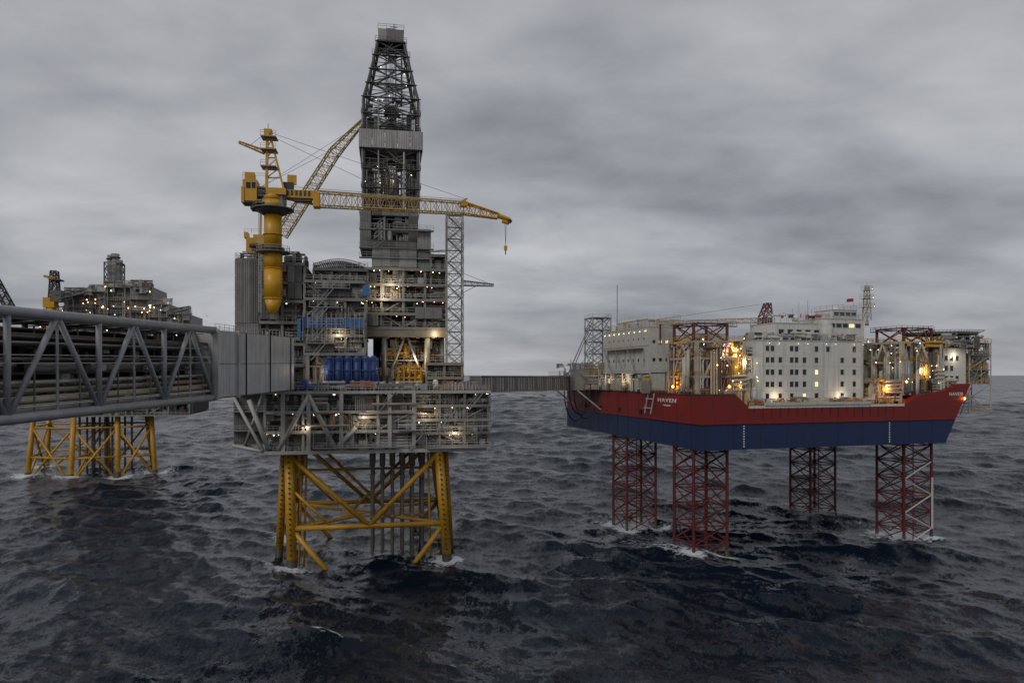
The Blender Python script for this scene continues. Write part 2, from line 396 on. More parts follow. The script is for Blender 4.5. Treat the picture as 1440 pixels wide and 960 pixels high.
U.dome((A.at(430,543,0)[0],1.5,42.2),1.7,'blue',16,8); U.dome((A.at(420,543,0)[0],1.5,42.4),1.0,'blue',14,8)
greeble(U,xL+2,xR-2,1.2,4,41.3,43.6,120,['light_grey','grey_paint','white','tan','yellow','galv','mid_grey','orange'],.7)
U.done()

# drilling substructure -------------------------------------------
S=Part('drilling_substructure',plat)
def block(a0,a1,b0,b1,v,d,m='grey_paint',m2='mid_grey',pw=2.4,ph=4,side=True):
    x0,x1,z0,z1=rng(A,a0,a1,b0,b1,v); S.box(x0,x1,v,v+d,z0,z1,m2); clad(S,x0,x1,z0,z1,v-.1,m,m2,pw,ph)
    if side: clad(S,v,v+d,z0,z1,0,m,m2,pw,ph,side=x0-.02)
    return x0,x1,z0,z1
x0,x1,z0,z1=rng(A,507,588,296,350,14)
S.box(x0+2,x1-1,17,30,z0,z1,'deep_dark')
block(507,522,296,350,14,15); block(522,586,338,348,13.5,14); block(524,588,296,304,14,15); block(575,588,304,340,14,15,'mid_grey','dark_steel')
greeble(S,x0+2.5,x1-2,14.3,17,z0,z1,70,G1)
railbox(S,x0-.5,x1+.5,13.8,28,z1)
block(524,586,349,376,11,16,'light_grey','grey_paint',2.2,5.2)
block(588,606,322,378,12,14,'light_grey','grey_paint',1.9,5)
for b in (322,348,362): 
    x0,x1,z0,z1=rng(A,505,610,b,b,10.5); S.box(x0,x1,10.4,12,z0-.25,z0,'galv'); rail(S,(x0,10.4,z0),(x1,10.4,z0))
for b in (336,322,310): stair(S,A.at(526,b+13,10.2),A.at(542,b,10.2))
x0,x1,_,z1=rng(A,505,628,376,376,9)
zl=[A.at(565,b,9)[2] for b in (460,440,420,399,377)]
module(S,x0,x1,9,36,zl,col=5,dens=4.0,mats=G1,back=16,LP=lampP,lamps=.5,diag=.35,frame='grey_paint')
block(584,622,432,448,8.4,2,'grey_paint','mid_grey',2,3,False); block(508,530,384,397,8.5,2,'mid_grey','dark_steel',2,3,False)
block(513,532,441,458,8.5,2,'mid_grey','grey_paint',2,3,False)
x2,x3,_,_=rng(A,606,628,350,350,10)
module(S,x2,x3,10,30,[A.at(617,b,10)[2] for b in (440,420,400,380,358)],col=4,dens=4,mats=G1,back=18,diag=.4,frame='grey_paint')
zt=zl[0]
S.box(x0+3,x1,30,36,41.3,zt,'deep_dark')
for a,v,m,r in ((540,10,'grey_paint',.6),(557,18,'tan',.7),(577,21,'tan',.55),(601,10,'cream',.7),(622,12,'grey_paint',.5)):
    x=A.at(a,500,v)[0]; S.beam((x,v,41.2),(x,v,zt),r,m,12)
S.beam(A.at(541,542,10.3),A.at(570,472,10.3),.3,'grey_paint',8); S.beam(A.at(600,542,10.3),A.at(572,472,10.3),.3,'grey_paint',8)
S.box(x0,x1,9,11,zt-2.4,zt-.3,'tan'); S.box(x0,x1,20,22,zt-2.4,zt-.3,'tan')
for a in (545,566,588,610):
    x=A.at(a,500,9)[0]; S.box(x-.4,x+.4,9.1,30,zt-2.6,zt-.35,'tan')
GX=['cream','tan','yellow','grey_paint','light_grey','galv','mid_grey']
greeble(S,x0+2,x1-2,11,26,41.3,47,100,GX,1.1)
xm=A.at(535,500,14)[0]
S.box(xm,x1-1,14,24,48.6,48.9,'galv'); rail(S,(xm,14,48.9),(x1-1,14,48.9),'yellow'); greeble(S,xm,x1-1,14.2,22,48.9,zt-2.7,60,GX,.8); greeble(S,xm,x1-1,15,24,44,48.5,60,GX,.8)
xx0,xx1,zz0,zz1=rng(A,560,592,508,545,8)
for i in range(5):
    x=xx0+(xx1-xx0)*i/4; S.beam((x,8,41.3),(x,8,zz1-abs(i-2)*.8),0.26,'yellow',6)
for k in (0,.4,.8): S.beam((xx0,8,41.5+k*(zz1-41.5)),(xx1,8,41.5+k*(zz1-41.5)),.18,'yellow',6)
greeble(S,xx0,xx1,8.3,10,41.3,zz1-1,18,['yellow','crane_yellow','dark_steel'])
xa,xb=A.at(600,500,6)[0],A.at(650,500,6)[0]
module(S,xa,xb,6,12,[41.3,44.5,48],col=4,dens=3.5,mats=G1,back=11.5,diag=.3,frame='tan')
S.done()

# stair tower to the right of the derrick ------------------------------
T=Part('scaffold_stair_tower',plat)
xc=A.at(640,400,8)[0]; zt=A.at(640,303,8)[2]
lv=[(41.3+i*(zt-41.3)/15,2.0,2.0) for i in range(16)]
tower(T,xc,10,lv,0.17,0.09,'light_grey',True)
for i in range(15):
    z=lv[i][0]; z2=lv[i+1][0]; s=1 if i%2 else -1
    stair(T,(xc-1.6*s,9.2,z),(xc+1.6*s,9.2,z2),m='rail'); T.box(xc-2.2,xc+2.2,8,8.9,z2-.12,z2,'galv'); rail(T,(xc-2.2,7.9,z2),(xc+2.2,7.9,z2))
    for k in range(2): T.beam((xc-2-.35*k,7.6,z),(xc-2-.35*k,7.6,z2),.08,'rail')
for i in (3,6,9,12):
    T.beam((xc-2,10,lv[i][0]),(xc-8,12,lv[i][0]),.16,'galv'); T.beam((xc-2,8,lv[i][0]),(xc-8,12,lv[i][0]),.12,'galv')
p=Vector(A.at(650,398,9)); q=Vector(A.at(694,401,9))
boom(T,p,q,(1.6,1.2),(.8,.5),10,.12,.07,'galv'); T.beam(A.at(648,383,9),q,.07,'galv'); T.beam(A.at(650,412,9),A.at(670,402,9),.1,'galv')
T.done()
lampP.done()
for a,b,v,e in ((540,415,7,460),(475,470,1.5,300),(580,505,9,800),(600,585,-.8,300),(510,590,-.8,300),(550,400,7,380),(450,520,1.6,280),(640,610,.2,240),(430,600,-.8,220),(612,470,8,220)):
    plight('work_light',plat,A.at(a,b,v),e,WARM)

# ================================================================== DERRICK
der=A.root('drilling_derrick')
T=Part('lattice_mast',der)
cv=23
cxm=A.at(550,200,cv-6.5)[0]
def zz(b): return A.at(550,b,cv)[2]
hw=6.9
lv=[(zz(300),hw,hw)]+[(zz(b),hw,hw) for b in (274,248,222,197,174,152)]
ht=3.4
top=[(zz(152)+(zz(68)-zz(152))*t, hw+(ht-hw)*t**.92, hw+(ht-hw)*t**.92) for t in (0.25,.5,.75,1.0)]
tower(T,cxm,cv,lv+top,0.40,0.18,'derrick_steel',True,4)
for (a,b) in zip((lv+top)[:-1],(lv+top)[1:]):
    zm=(a[0]+b[0])/2; h=(a[1]+b[1])/2
    T.beam((cxm-h,cv-h,zm),(cxm+h,cv-h,zm),.11,'mid_grey'); T.beam((cxm-h,cv-h,zm),(cxm-h,cv+h,zm),.11,'mid_grey')
    if R.random()<.6: railbox(T,cxm-b[1]-.7,cxm+b[1]+.7,cv-b[1]-.7,cv+b[1],b[0],'mid_grey')
    T.box(cxm-b[1]-.7,cxm+b[1]+.7,cv-b[1]-.7,cv-b[1]-.1,b[0]-.12,b[0],'mid_grey')
    s=R.choice((-1,1)); stair(T,(cxm+s*b[1]*.7,cv-a[1]-.1,a[0]),(cxm-s*b[1]*.2,cv-b[1]-.1,b[0]),m='mid_grey')
z0,z1=zz(222),zz(197)
T.box(cxm-hw-.9,cxm+hw+.9,cv-hw-.9,cv+hw+.9,z0+.2,z0+.4,'dark_steel')
clad(T,cxm-hw-1.1,cxm+hw+1.1,z0,z1,cv-hw-1.0,'light_grey','light_grey',3.5,6); clad(T,cv-hw-1,cv+hw+1,z0,z1,0,'light_grey','grey_paint',3.5,6,side=cxm-hw-1.1)
clad(T,cv-hw-1,cv+hw+1,z0,z1,0,'light_grey','grey_paint',3.5,6,side=cxm+hw+1.1); T.box(cxm-hw-1.1,cxm+hw+1.1,cv+hw+1,cv+hw+1.2,z0,z1,'grey_paint')
z0,z1=zz(68),zz(49)
T.box(cxm-ht-.3,cxm+ht+.3,cv-ht-.3,cv+ht+.3,z0,z0+.4,'dark_steel')
T.box(cxm-ht+.3,cxm+ht-.3,cv-ht+.3,cv+ht-.3,z0,z1-.2,'grey_paint')
clad(T,cxm-ht,cxm+ht,z0+.4,z1,cv-ht+.2,'light_grey','grey_paint',2.3,4); clad(T,cv-ht,cv+ht,z0+.4,z1,0,'light_grey','grey_paint',2.3,4,side=cxm-ht+.2)
T.box(cxm-1.2,cxm+1.2,cv-1,cv+1,z1,z1+1.2,'mid_grey'); T.beam((cxm+.8,cv,z1),(cxm+.8,cv,zz(34)),.14,'dark_steel'); T.beam((cxm-.3,cv,z1+2),(cxm+1.8,cv,z1+2),.08,'dark_steel')
railbox(T,cxm-ht,cxm+ht,cv-ht,cv+ht,z1,'mid_grey')
for i in range(7): 
    for j in range(2): T.beam((cxm-5+i*.45,cv-1+j*2,zz(300)),(cxm-5+i*.45,cv-1+j*2,zz(206)),.11,'dark_steel')
for x in (-1.3,1.3): T.beam((cxm+x,cv,zz(300)),(cxm+x,cv,zz(66)),.22,'mid_grey')
for x in (-.4,-.2,0,.2,.4): T.beam((cxm+x,cv-.3,zz(170)),(cxm+x,cv-.3,zz(66)),.05,'galv')
T.box(cxm-1.1,cxm+1.1,cv-1.2,cv+.8,zz(184),zz(170),'dark_steel'); T.box(cxm-1.6,cxm+1.6,cv-1.6,cv+1,zz(262),zz(246),'dark_steel')
for x in (-hw-.4,hw+.4,-3.2): T.beam((cxm+x,cv-hw-.3,zz(300)),(cxm+x,cv-hw-.3,zz(155)),.2,'galv',6)
T.beam((cxm+3.3,cv-hw-.3,zz(300)),(cxm+3.3,cv-hw-.3,zz(225)),.28,'light_grey',6)
for (a0,a1,b0,b1) in ((516,524,226,296),(516,526,166,190),(575,583,230,250),(575,584,268,290),(540,556,150,160),(528,548,276,290),(558,572,176,192)):
    x0,x1,z0,z1=rng(A,a0,a1,b0,b1,cv-5); T.box(x0,x1,cv-5,cv-2.5,z0,z1,'dark_steel')
greeble(T,cxm-6,cxm+6,cv-6,cv+4,zz(298),zz(226),44,['derrick_steel','dark_steel','mid_grey','grey_paint'],.8)
greeble(T,cxm-6,cxm+6,cv-6,cv+4,zz(196),zz(156),30,['derrick_steel','dark_steel','mid_grey','grey_paint'],.7)
greeble(T,cxm-3,cxm+3,cv-3,cv+3,zz(150),zz(72),10,['derrick_steel','mid_grey'],.6)
for i in range(24):
    b=R.choice((290,274,262,248,235,190,174,160,152,131,110,90,72)); w=hw if b>150 else hw-(hw-ht)*(152-b)/84
    T.lamp((cxm+R.uniform(-w,w),cv-w+R.uniform(-.2,6),zz(b)+1.5),.1)
T.done()
plight('derrick_light',der,(cxm,cv-3,zz(255)),300,WARM)

# ================================================================== CRANES
def crane1():
    cr=A.root('pedestal_crane'); v=1.0
    P=Part('pedestal',cr); Q=lambda a,b,vv=v: Vector(A.at(a,b,vv))
    x=Q(384,350)[0]; z=lambda b: A.at(384,b,v)[2]
    P.beam((x,v,z(441)),(x,v,z(420)),.9,'crane_yellow',24,2.1); P.beam((x,v,z(420)),(x,v,z(378)),2.1,'crane_yellow',24); P.beam((x,v,z(378)),(x,v,z(350)),2.1,'crane_yellow',24,2.1)
    P.beam((x,v,z(350)),(x,v,z(303)),1.95,'crane_yellow',24,2.0); P.beam((x,v,z(352)),(x,v,z(349)),2.6,'dark_steel',20); 
    for b in (420,378,330): P.beam((x,v,z(b)-.12),(x,v,z(b)+.12),2.2,'crane_yellow',24)
    P.beam((x,v,z(303)),(x,v,z(296)),2.2,'dark_steel',20,4.4); P.beam((x,v,z(296)),(x,v,z(294)),4.7,'mid_grey',20)
    P.beam((x,v,z(356)),(x,v,z(354)),3.8,'mid_grey',16)
    for zz_,r in ((z(294),4.6),(z(354),3.7)):
        for i in range(16):
            a=i*math.pi/8; b=(i+1)*math.pi/8; p=Vector((x+r*math.cos(a),v+r*math.sin(a),zz_)); q=Vector((x+r*math.cos(b),v+r*math.sin(b),zz_)); rail(P,p,q,'rail',1.15,3)
    P.beam((x-2.4,v-1.5,z(440)),(x-2.4,v-1.5,z(296)),.09,'rail'); P.beam((x-2.9,v-1.5,z(440)),(x-2.9,v-1.5,z(296)),.09,'rail')
    for k in range(40): P.beam((x-2.9,v-1.5,z(440)+k*.6),(x-2.4,v-1.5,z(440)+k*.6),.05,'rail')
    P.box(x-2.6,x+2.6,v+1.5,v+3.2,z(415),z(405),'grey_paint'); P.box(x-2.6,x+2.6,v+1.5,v+3.2,z(380),z(370),'grey_paint')
    P.done()
    P=Part('slewing_house_and_mast',cr)
    P.beam((x,v,z(294)),(x,v,z(283)),2.5,'crane_yellow',20); P.beam((x,v,z(283)),(x,v,z(272)),2.5,'crane_yellow',20,1.9)
    bx(P,A,374,402,264,273,v-2,4.5,'crane_yellow'); bx(P,A,396,442,267,278,v-1.2,2.4,'crane_yellow'); bx(P,A,398,412,256,266,v-1,2,'dark_steel')
    bx(P,A,440,449,270,290,v-1.5,3,'crane_yellow'); bx(P,A,414,438,279,283,v-1,2,'dark_steel')
    P.beam(Q(404,280),Q(444,288),.3,'crane_yellow',6); 
    for k in range(6): P.box(Q(404+k*6,0)[0],Q(407+k*6,0)[0],v-1.3,v-1.15,Q(400,276)[2],Q(400,269)[2],'dark_steel')
    for dv in (-1.6,1.6):
        P.beam(Q(375,266,v+dv),Q(376,184,v+dv*.4),.42,'crane_yellow'); P.beam(Q(399,266,v+dv),Q(380,190,v+dv*.4),.3,'crane_yellow')
    for b in (250,236,222,208,196): 
        P.beam(Q(375,b,v-1.3),Q(375,b,v+1.3),.16,'crane_yellow'); bb=(b-190)/76*19; P.beam(Q(375,b,v-.9),Q(380+bb,b,v-.9),.2,'crane_yellow'); P.beam(Q(375,b,v-.9),Q(380+bb*.8,b-13,v-.9),.14,'crane_yellow')
    for b in (232,208,190): bx(P,A,366,388,b,b+1.5,v-2.2,3.6,'galv'); x0,x1,z0,z1=rng(A,366,388,b,b,v-2.2); rail(P,(x0,v-2.2,z0),(x1,v-2.2,z0),'crane_yellow')
    bx(P,A,371,382,181,190,v-.8,1.6,'crane_yellow'); P.beam(Q(377,182),Q(377,174),.08,'dark_steel')
    boom(P,Q(372,214),Q(336,200),(1,.8),(.5,.4),6,.12,.07,'crane_yellow')
    P.beam(Q(376,186),Q(352,204),.05,'dark_steel')
    bx(P,A,341,361,252,282,v-1.8,3.8,'crane_yellow'); bx(P,A,344,357,242,252,v-1,2.4,'crane_yellow'); bx(P,A,339,343,262,284,v-2,4.2,'crane_yellow')
    bx(P,A,346,352,256,264,v-1.9,.2,'glass'); bx(P,A,354,359,256,264,v-1.9,.2,'glass')
    bx(P,A,361,376,262,268,v-1,2,'crane_yellow'); bx(P,A,342,374,283,285,v-2,4,'dark_steel'); bx(P,A,352,372,286,294,v-1.4,3,'dark_steel')
    x0,x1,z0,z1=rng(A,341,375,250,250,v-2.2); rail(P,(x0,v-2,z0),(x1,v-2,z0),'crane_yellow')
    bx(P,A,404,417,246,260,v-.5,.3,'crane_yellow'); P.beam(Q(406,262),Q(410,246),.08,'rail')
    greeble(P,Q(362,0)[0],Q(402,0)[0],v-2,v+2,z(296),z(268),22,['crane_yellow','dark_steel','galv'],.6)
    P.done()
    P=Part('boom',cr)
    boom(P,Q(446,280),Q(652,293),(2.6,3.3),(2.2,2.7),26,.17,.085,'boom_yellow')
    boom(P,Q(652,293),Q(700,304),(2.2,2.7),(1.2,1.2),6,.18,.11,'crane_yellow')
    P.beam(Q(654,287),Q(702,301),.3,'crane_yellow')
    P.beam(Q(699,303),Q(717,309),.7,'crane_yellow',6,.5); P.beam(Q(706,311,v),Q(716,314,v),.45,'crane_yellow',6); P.beam(Q(717,311,v-.6),Q(717,311,v+.6),.55,'dark_steel',12)
    P.beam(Q(651,285),Q(657,279),.25,'crane_yellow'); P.beam(Q(645,285),Q(657,279),.18,'crane_yellow'); bx(P,A,648,658,283,289,v-1.2,2.4,'crane_yellow')
    P.beam(Q(446,270,v-1.4),Q(650,284,v-1.4),.07,'rail')
    for i in range(30): a=450+i*6.8; P.beam(Q(a,271+i*.48,v-1.4),Q(a,267+i*.48,v-1.4),.04,'rail')
    for dv in (-.7,-.2,.3,.8): P.beam(Q(378,186,v+dv),Q(655,280,v+dv),.05,'dark_steel')
    P.beam(Q(378,190,v),Q(560,276,v),.05,'dark_steel'); P.beam(Q(401,262,v),Q(655,281,v),.05,'dark_steel')
    P.beam(Q(710,313),Q(711,346),.06,'dark_steel'); P.beam(Q(712,313),Q(711,346),.06,'dark_steel')
    xh,_,zh=Q(711,352); P.box(xh-.35,xh+.35,v-.3,v+.3,zh,zh+1.1,'crane_yellow'); P.beam((xh,v,zh),(xh,v,zh-1),.14,'dark_steel',6)
    P.done()
crane1()
def crane2():
    cr=A.root('pedestal_crane.001'); v=27.0
    P=Part('pedestal',cr); Q=lambda a,b,vv=v: Vector(A.at(a,b,vv)); x=Q(366,350)[0]; z=lambda b: A.at(366,b,v)[2]
    P.beam((x,v,66),(x,v,z(350)),1.9,'crane_yellow',20); P.beam((x,v,z(350)),(x,v,z(345)),3.2,'dark_steel',16)
    bx(P,A,346,358,334,354,v-2,4,'crane_yellow'); bx(P,A,343,348,326,334,v-2,3,'crane_yellow'); bx(P,A,356,392,330,344,v-2,4,'crane_yellow')
    x0,x1,z0,z1=rng(A,343,395,328,328,v-2.2); rail(P,(x0,v-2,z0),(x1,v-2,z0))
    P.beam(Q(366,344),Q(368,262),.35,'crane_yellow'); P.beam(Q(386,340),Q(370,262),.3,'crane_yellow'); P.done()
    P=Part('boom',cr)
    boom(P,Q(396,330),Q(470,215),(2.8,2.8),(2.6,2.6),18,.18,.1,'boom_yellow'); boom(P,Q(470,215),Q(513,168),(2.6,2.6),(1.0,.9),8,.18,.1,'boom_yellow')
    for dv in (-.5,.5): P.beam(Q(369,262,v+dv),Q(508,174,v+dv),.05,'dark_steel'); P.beam(Q(369,262,v+dv),Q(480,204,v+dv),.05,'dark_steel')
    P.done()
crane2()

# ================================================================== PIPE BRIDGE (left)
BR=bpy.data.objects.new('pipe_bridge',None); scene.collection.objects.link(BR)
P=Part('truss',BR)
n0=Vector((-57.0,30.0,0)); n1=Vector((-50.0,157.0,0)); dirb=(n1-n0).normalized(); left=Vector((-dirb.y,dirb.x,0)); WB=10.0
def bp(Y,side,h):
    t=(Y-30)/127.0; c=n0.lerp(n1,t); zb=39.3+2.4*t; return Vector((c.x,c.y,zb+11.7*h))+left*WB*side
ys=[30+15.55*i for i in range(7)]
for s in (0,1):
    for h in (0,1):
        P.beam(bp(30,s,h),bp(124,s,h),.6,'bridge_grey',12)
    for i,y in enumerate(ys):
        P.beam(bp(y,s,0),bp(y,s,1),.38,'bridge_grey',10)
        if i<6:
            y2=ys[i+1]; ym=(y+y2)/2
            P.beam(bp(y,s,0),bp(ym,s,1),.34,'bridge_grey',10); P.beam(bp(ym,s,1),bp(y2,s,0),.34,'bridge_grey',10)
            P.beam(bp(ym,s,0),bp(ym,s,1),.15,'bridge_grey',6); P.beam(bp(y,s,.1),bp(y2,s,.1),.12,'light_grey',6)
    for h in (.12,.2,.52,.6): P.beam(bp(30,s,h),bp(124,s,h),.06,'rail')
for y in np.arange(30,124,3.9):
    P.beam(bp(y,0,0),bp(y,1,0),.3,'bridge_grey'); P.beam(bp(y,0,1),bp(y,1,1),.28,'bridge_grey'); P.beam(bp(y,0,.42),bp(y,1,.42),.25,'mid_grey')
    P.beam(bp(y,0,0),bp(y,0,.42),.11,'mid_grey'); P.beam(bp(y,.3,0),bp(y,.3,.9),.12,'mid_grey'); P.beam(bp(y,.03,.42),bp(y,.03,.55),.05,'rail')
    P.beam(bp(y,0,.93),bp(y+3.9,1,.93),.1,'mid_grey')
P.done()
P=Part('pipes_and_walkways',BR)
pm=['tan','brown','galv','light_grey','mid_grey','cream','dark_steel','grey_paint']
for i in range(46):
    s=R.uniform(.08,.92); h=R.choice((.06,.10,.15,.2,.27,.33,.46,.5,.62,.7,.78,.86)); r=R.choice((.12,.18,.25,.35,.45))
    ya=30; yb=124
    if R.random()<.3: ya=R.uniform(30,90); yb=ya+R.uniform(15,35)
    P.beam(bp(ya,s,h),bp(min(yb,124),s,h),r,R.choice(pm),8)
for h,r,m in ((.07,.45,'light_grey'),(.16,.36,'cream'),(.25,.3,'tan'),(.33,.24,'light_grey'),(.56,.2,'mid_grey'),(.72,.16,'galv'),(.8,.16,'brown')): P.beam(bp(30,.1,h),bp(124,.1,h),r,m,10)
def slab(y0,y1,s0,s1,h0,h1,m):
    pts=[bp(y0,s0,h0),bp(y1,s0,h0),bp(y1,s1,h0),bp(y0,s1,h0)]; pt=[bp(y0,s0,h1),bp(y1,s0,h1),bp(y1,s1,h1),bp(y0,s1,h1)]
    a=pts+pt
    for f in ((0,3,2,1),(4,5,6,7),(0,1,5,4),(1,2,6,5),(2,3,7,6),(3,0,4,7)): P.poly([a[i] for i in f],m)
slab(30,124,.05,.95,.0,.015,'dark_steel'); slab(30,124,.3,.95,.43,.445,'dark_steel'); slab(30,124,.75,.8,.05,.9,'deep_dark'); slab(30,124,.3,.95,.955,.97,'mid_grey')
for y in np.arange(32,123,1.6):
    for _ in range(2):
        s=R.uniform(.08,.5); h=R.uniform(.05,.8); slab(y,y+R.uniform(.4,1.6),s,s+.06,h,h+R.uniform(.04,.14),R.choice(['dark_steel','mid_grey','galv','black','light_grey','tan']))
for y in np.arange(34,124,9): P.lamp(bp(y,.2,.9),.07)
P.done()
P=Part('clad_section',BR)
slab(123.4,160,-.05,1.05,-.02,1.0,'mid_grey')
k=0; y=123.4
while y<159.5:
    w=2.3; slab(y+.04,y+w-.04,-.075,-.05,-.0,.495,'bridge_panel'); slab(y+.04,y+w-.04,-.075,-.05,.505,.99,'bridge_panel')
    if k%5==4: slab(y+w-.04,y+w+.04,-.1,-.05,-.01,1.0,'dark_steel')
    y+=w; k+=1
slab(123.1,123.5,-.1,1.1,-.03,1.02,'light_grey'); slab(131,131.5,-.12,-.05,-.03,1.02,'light_grey')
rail(P,bp(124,0,1.0),bp(159,0,1.0)); rail(P,bp(124,.9,1.0),bp(159,.9,1.0))
P.done()

# ================================================================== DISTANT PLATFORM
B=Frame(-188.8,320.0,12)
fp=B.root('oil_platform.001')
J=Part('steel_jacket',fp)
def BQ(a,b,v): return Vector(B.at(a,b,v))
zt=B.at(130,584,0)[2]
ft=[(B.at(a,584,v)[0],v) for a,v in ((48,8),(104,0),(165,4),(212,8),(70,34),(150,36),(205,34))]
fb=[(B.at(a,600,v)[0],v2) for a,v,v2 in ((40,8,6),(106,0,-6),(170,4,0),(221,8,6),(60,34,38),(150,36,40),(214,34,38))]
P3=[(Vector((t[0],t[1],zt+2)),Vector((b[0],b[1],-6))) for t,b in zip(ft,fb)]
for t,b in P3: J.beam(b,t,1.1,'yellow',10); J.beam(b,b.lerp(t,.2),1.2,'marine_growth',10)
for i in range(7):
    for j in range(i+1,7):
        if (i,j) in ((0,1),(1,2),(2,3),(0,4),(4,5),(5,6),(3,6),(1,5)):
            a0,a1=P3[i]; b0,b1=P3[j]
            for f in (.22,.6): J.beam(a0.lerp(a1,f),b0.lerp(b1,f),.45,'yellow',8)
            J.beam(a0.lerp(a1,.22),b0.lerp(b1,.92),.5,'yellow',8); J.beam(b0.lerp(b1,.22),a0.lerp(a1,.92),.5,'yellow',8)
for i in range(12): x=B.at(112+i*6,600,14)[0]; J.beam((x,14+i%3*4,-5),(x,14+i%3*4,zt+2),.5,'conductor',8)
J.done()
P=Part('topsides',fp)
LQ=Part('deck_lamps',fp)
x0=B.at(52,500,0)[0]; x1=B.at(266,500,0)[0]
module(P,x0,x1,0,45,[zt+k for k in (0,6,12,18,25)],col=9,dens=1.6,diag=.2,back=8,frame='grey_paint')
G3=['grey_paint','light_grey','light_grey','mid_grey','tan','galv','cream','grey_paint']
def fblk(a0,a1,b0,v,d,m='grey_paint'): 
    xx0,xx1,z0,z1=rng(B,a0,a1,b0,470,v); P.box(xx0,xx1,v,v+d,zt+20,z1,m); greeble(P,xx0,xx1,v-2.5,v,zt+22,z1,int((xx1-xx0)*4),G3,1.3); greeble(P,xx0,xx1,v,v+4,z1,z1+3.5,int((xx1-xx0)*1.4),G3,1.2)
    for zq in (z1,z1-6,z1-12):
        if zq>zt+22: rail(P,(xx0,v-2.5,zq),(xx1,v-2.5,zq)); P.box(xx0,xx1,v-2.6,v,zq-.3,zq,'grey_paint')
    for k in range(int((xx1-xx0)*.75)): LQ.lamp((R.uniform(xx0,xx1),v-3,R.uniform(z1-14,z1)),R.uniform(.14,.26),R.choice(('lamp_white','lamp_warm')))
fblk(58,96,440,6,30); fblk(90,132,414,10,30,'mid_grey'); fblk(120,150,410,12,30,'grey_paint'); fblk(145,185,404,14,26,'mid_grey'); fblk(183,214,403,10,26,'grey_paint'); fblk(210,240,428,8,26); fblk(236,268,442,6,26)
for a,b0,r in ((156,359,1.6),(162,357,1.9),(168,366,1.5)):
    q=BQ(a,b0,20); P.beam((q.x,20,zt+30),(q.x,20,q.z),r,'grey_paint',12); P.beam((q.x,20,q.z-2),(q.x,20,q.z-1.6),r+.5,'dark_steel',12)
tower(P,BQ(161,380,20).x,20,[(BQ(161,b,20).z,3.4,3.4) for b in (404,392,380,370)],.3,.18,'mid_grey')
P.prism_xz([(BQ(185,0,12).x,BQ(0,410,12).z),(BQ(214,0,12).x,BQ(0,418,12).z),(BQ(206,0,12).x,BQ(200,398,12).z),(BQ(186,0,12).x,BQ(190,394,12).z)],12,20,'grey_paint')
q=BQ(72,430,2); P.beam((q.x,2,zt+18),(q.x,2,BQ(72,432,2).z),1.9,'crane_yellow',12); bx(P,B,60,76,418,432,0,5,'crane_yellow'); bx(P,B,70,86,408,424,0,5,'mid_grey')
tower(P,BQ(76,400,2).x,2.5,[(BQ(76,b,2).z,1.8-.2*i,1.8) for i,b in enumerate((420,410,400,390,381))],.3,.2,'dark_steel'); bx(P,B,68,84,392,394,-1,5,'dark_steel')
boom(P,BQ(78,392,1),BQ(62,388,1),(1,1),(.6,.6),4,.25,.15,'crane_yellow'); boom(P,BQ(80,418,1),BQ(118,410,1),(2,2),(1.6,1.6),8,.25,.15,'mid_grey')
boom(P,BQ(240,438,1),BQ(268,432,1),(2,2),(1,1),6,.25,.15,'mid_grey')
boom(P,BQ(-20,372,1),BQ(18,440,1),(3,3),(3,3),12,.35,.2,'dark_steel')
P.done(); LQ.done()

# ================================================================== GANGWAY
gw=bpy.data.objects.new('gangway_bridge',None); scene.collection.objects.link(gw)
P=Part('enclosed_walkway',gw)
g0=Vector((-9.3,178,42.7)); g1=Vector((22,238,42.3))
boom(P,g0,g1,(3.0,3.9),(3.0,3.9),26,.2,.1,'grey_paint')
dg=(g1-g0).normalized(); sd=dg.cross(Vector((0,0,1))).normalized()
def gbox(t0,t1,o0,o1,h0,h1,m):
    a=g0.lerp(g1,t0); b=g0.lerp(g1,t1)
    c=[a+sd*o0,b+sd*o0,b+sd*o1,a+sd*o1]; v=[q+Vector((0,0,h0)) for q in c]+[q+Vector((0,0,h1)) for q in c]
    for f in ((0,3,2,1),(4,5,6,7),(0,1,5,4),(1,2,6,5),(2,3,7,6),(3,0,4,7)): P.poly([v[i] for i in f],m)
gbox(0,1,-1.4,1.4,-1.8,1.8,'mid_grey')
for i in range(44):
    t0=i/44+.0012; t1=(i+1)/44-.0012
    gbox(t0,t1,1.62,1.72,-1.75,1.7,'light_grey' if i%4 else 'grey_paint')
    gbox(t0,t0+.004,1.72,1.86,-1.7,1.65,'grey_paint')
gbox(0,1,-1.9,1.95,1.95,2.15,'light_grey'); gbox(0,1,1.5,1.98,-2.25,-1.9,'light_grey')
P.done()

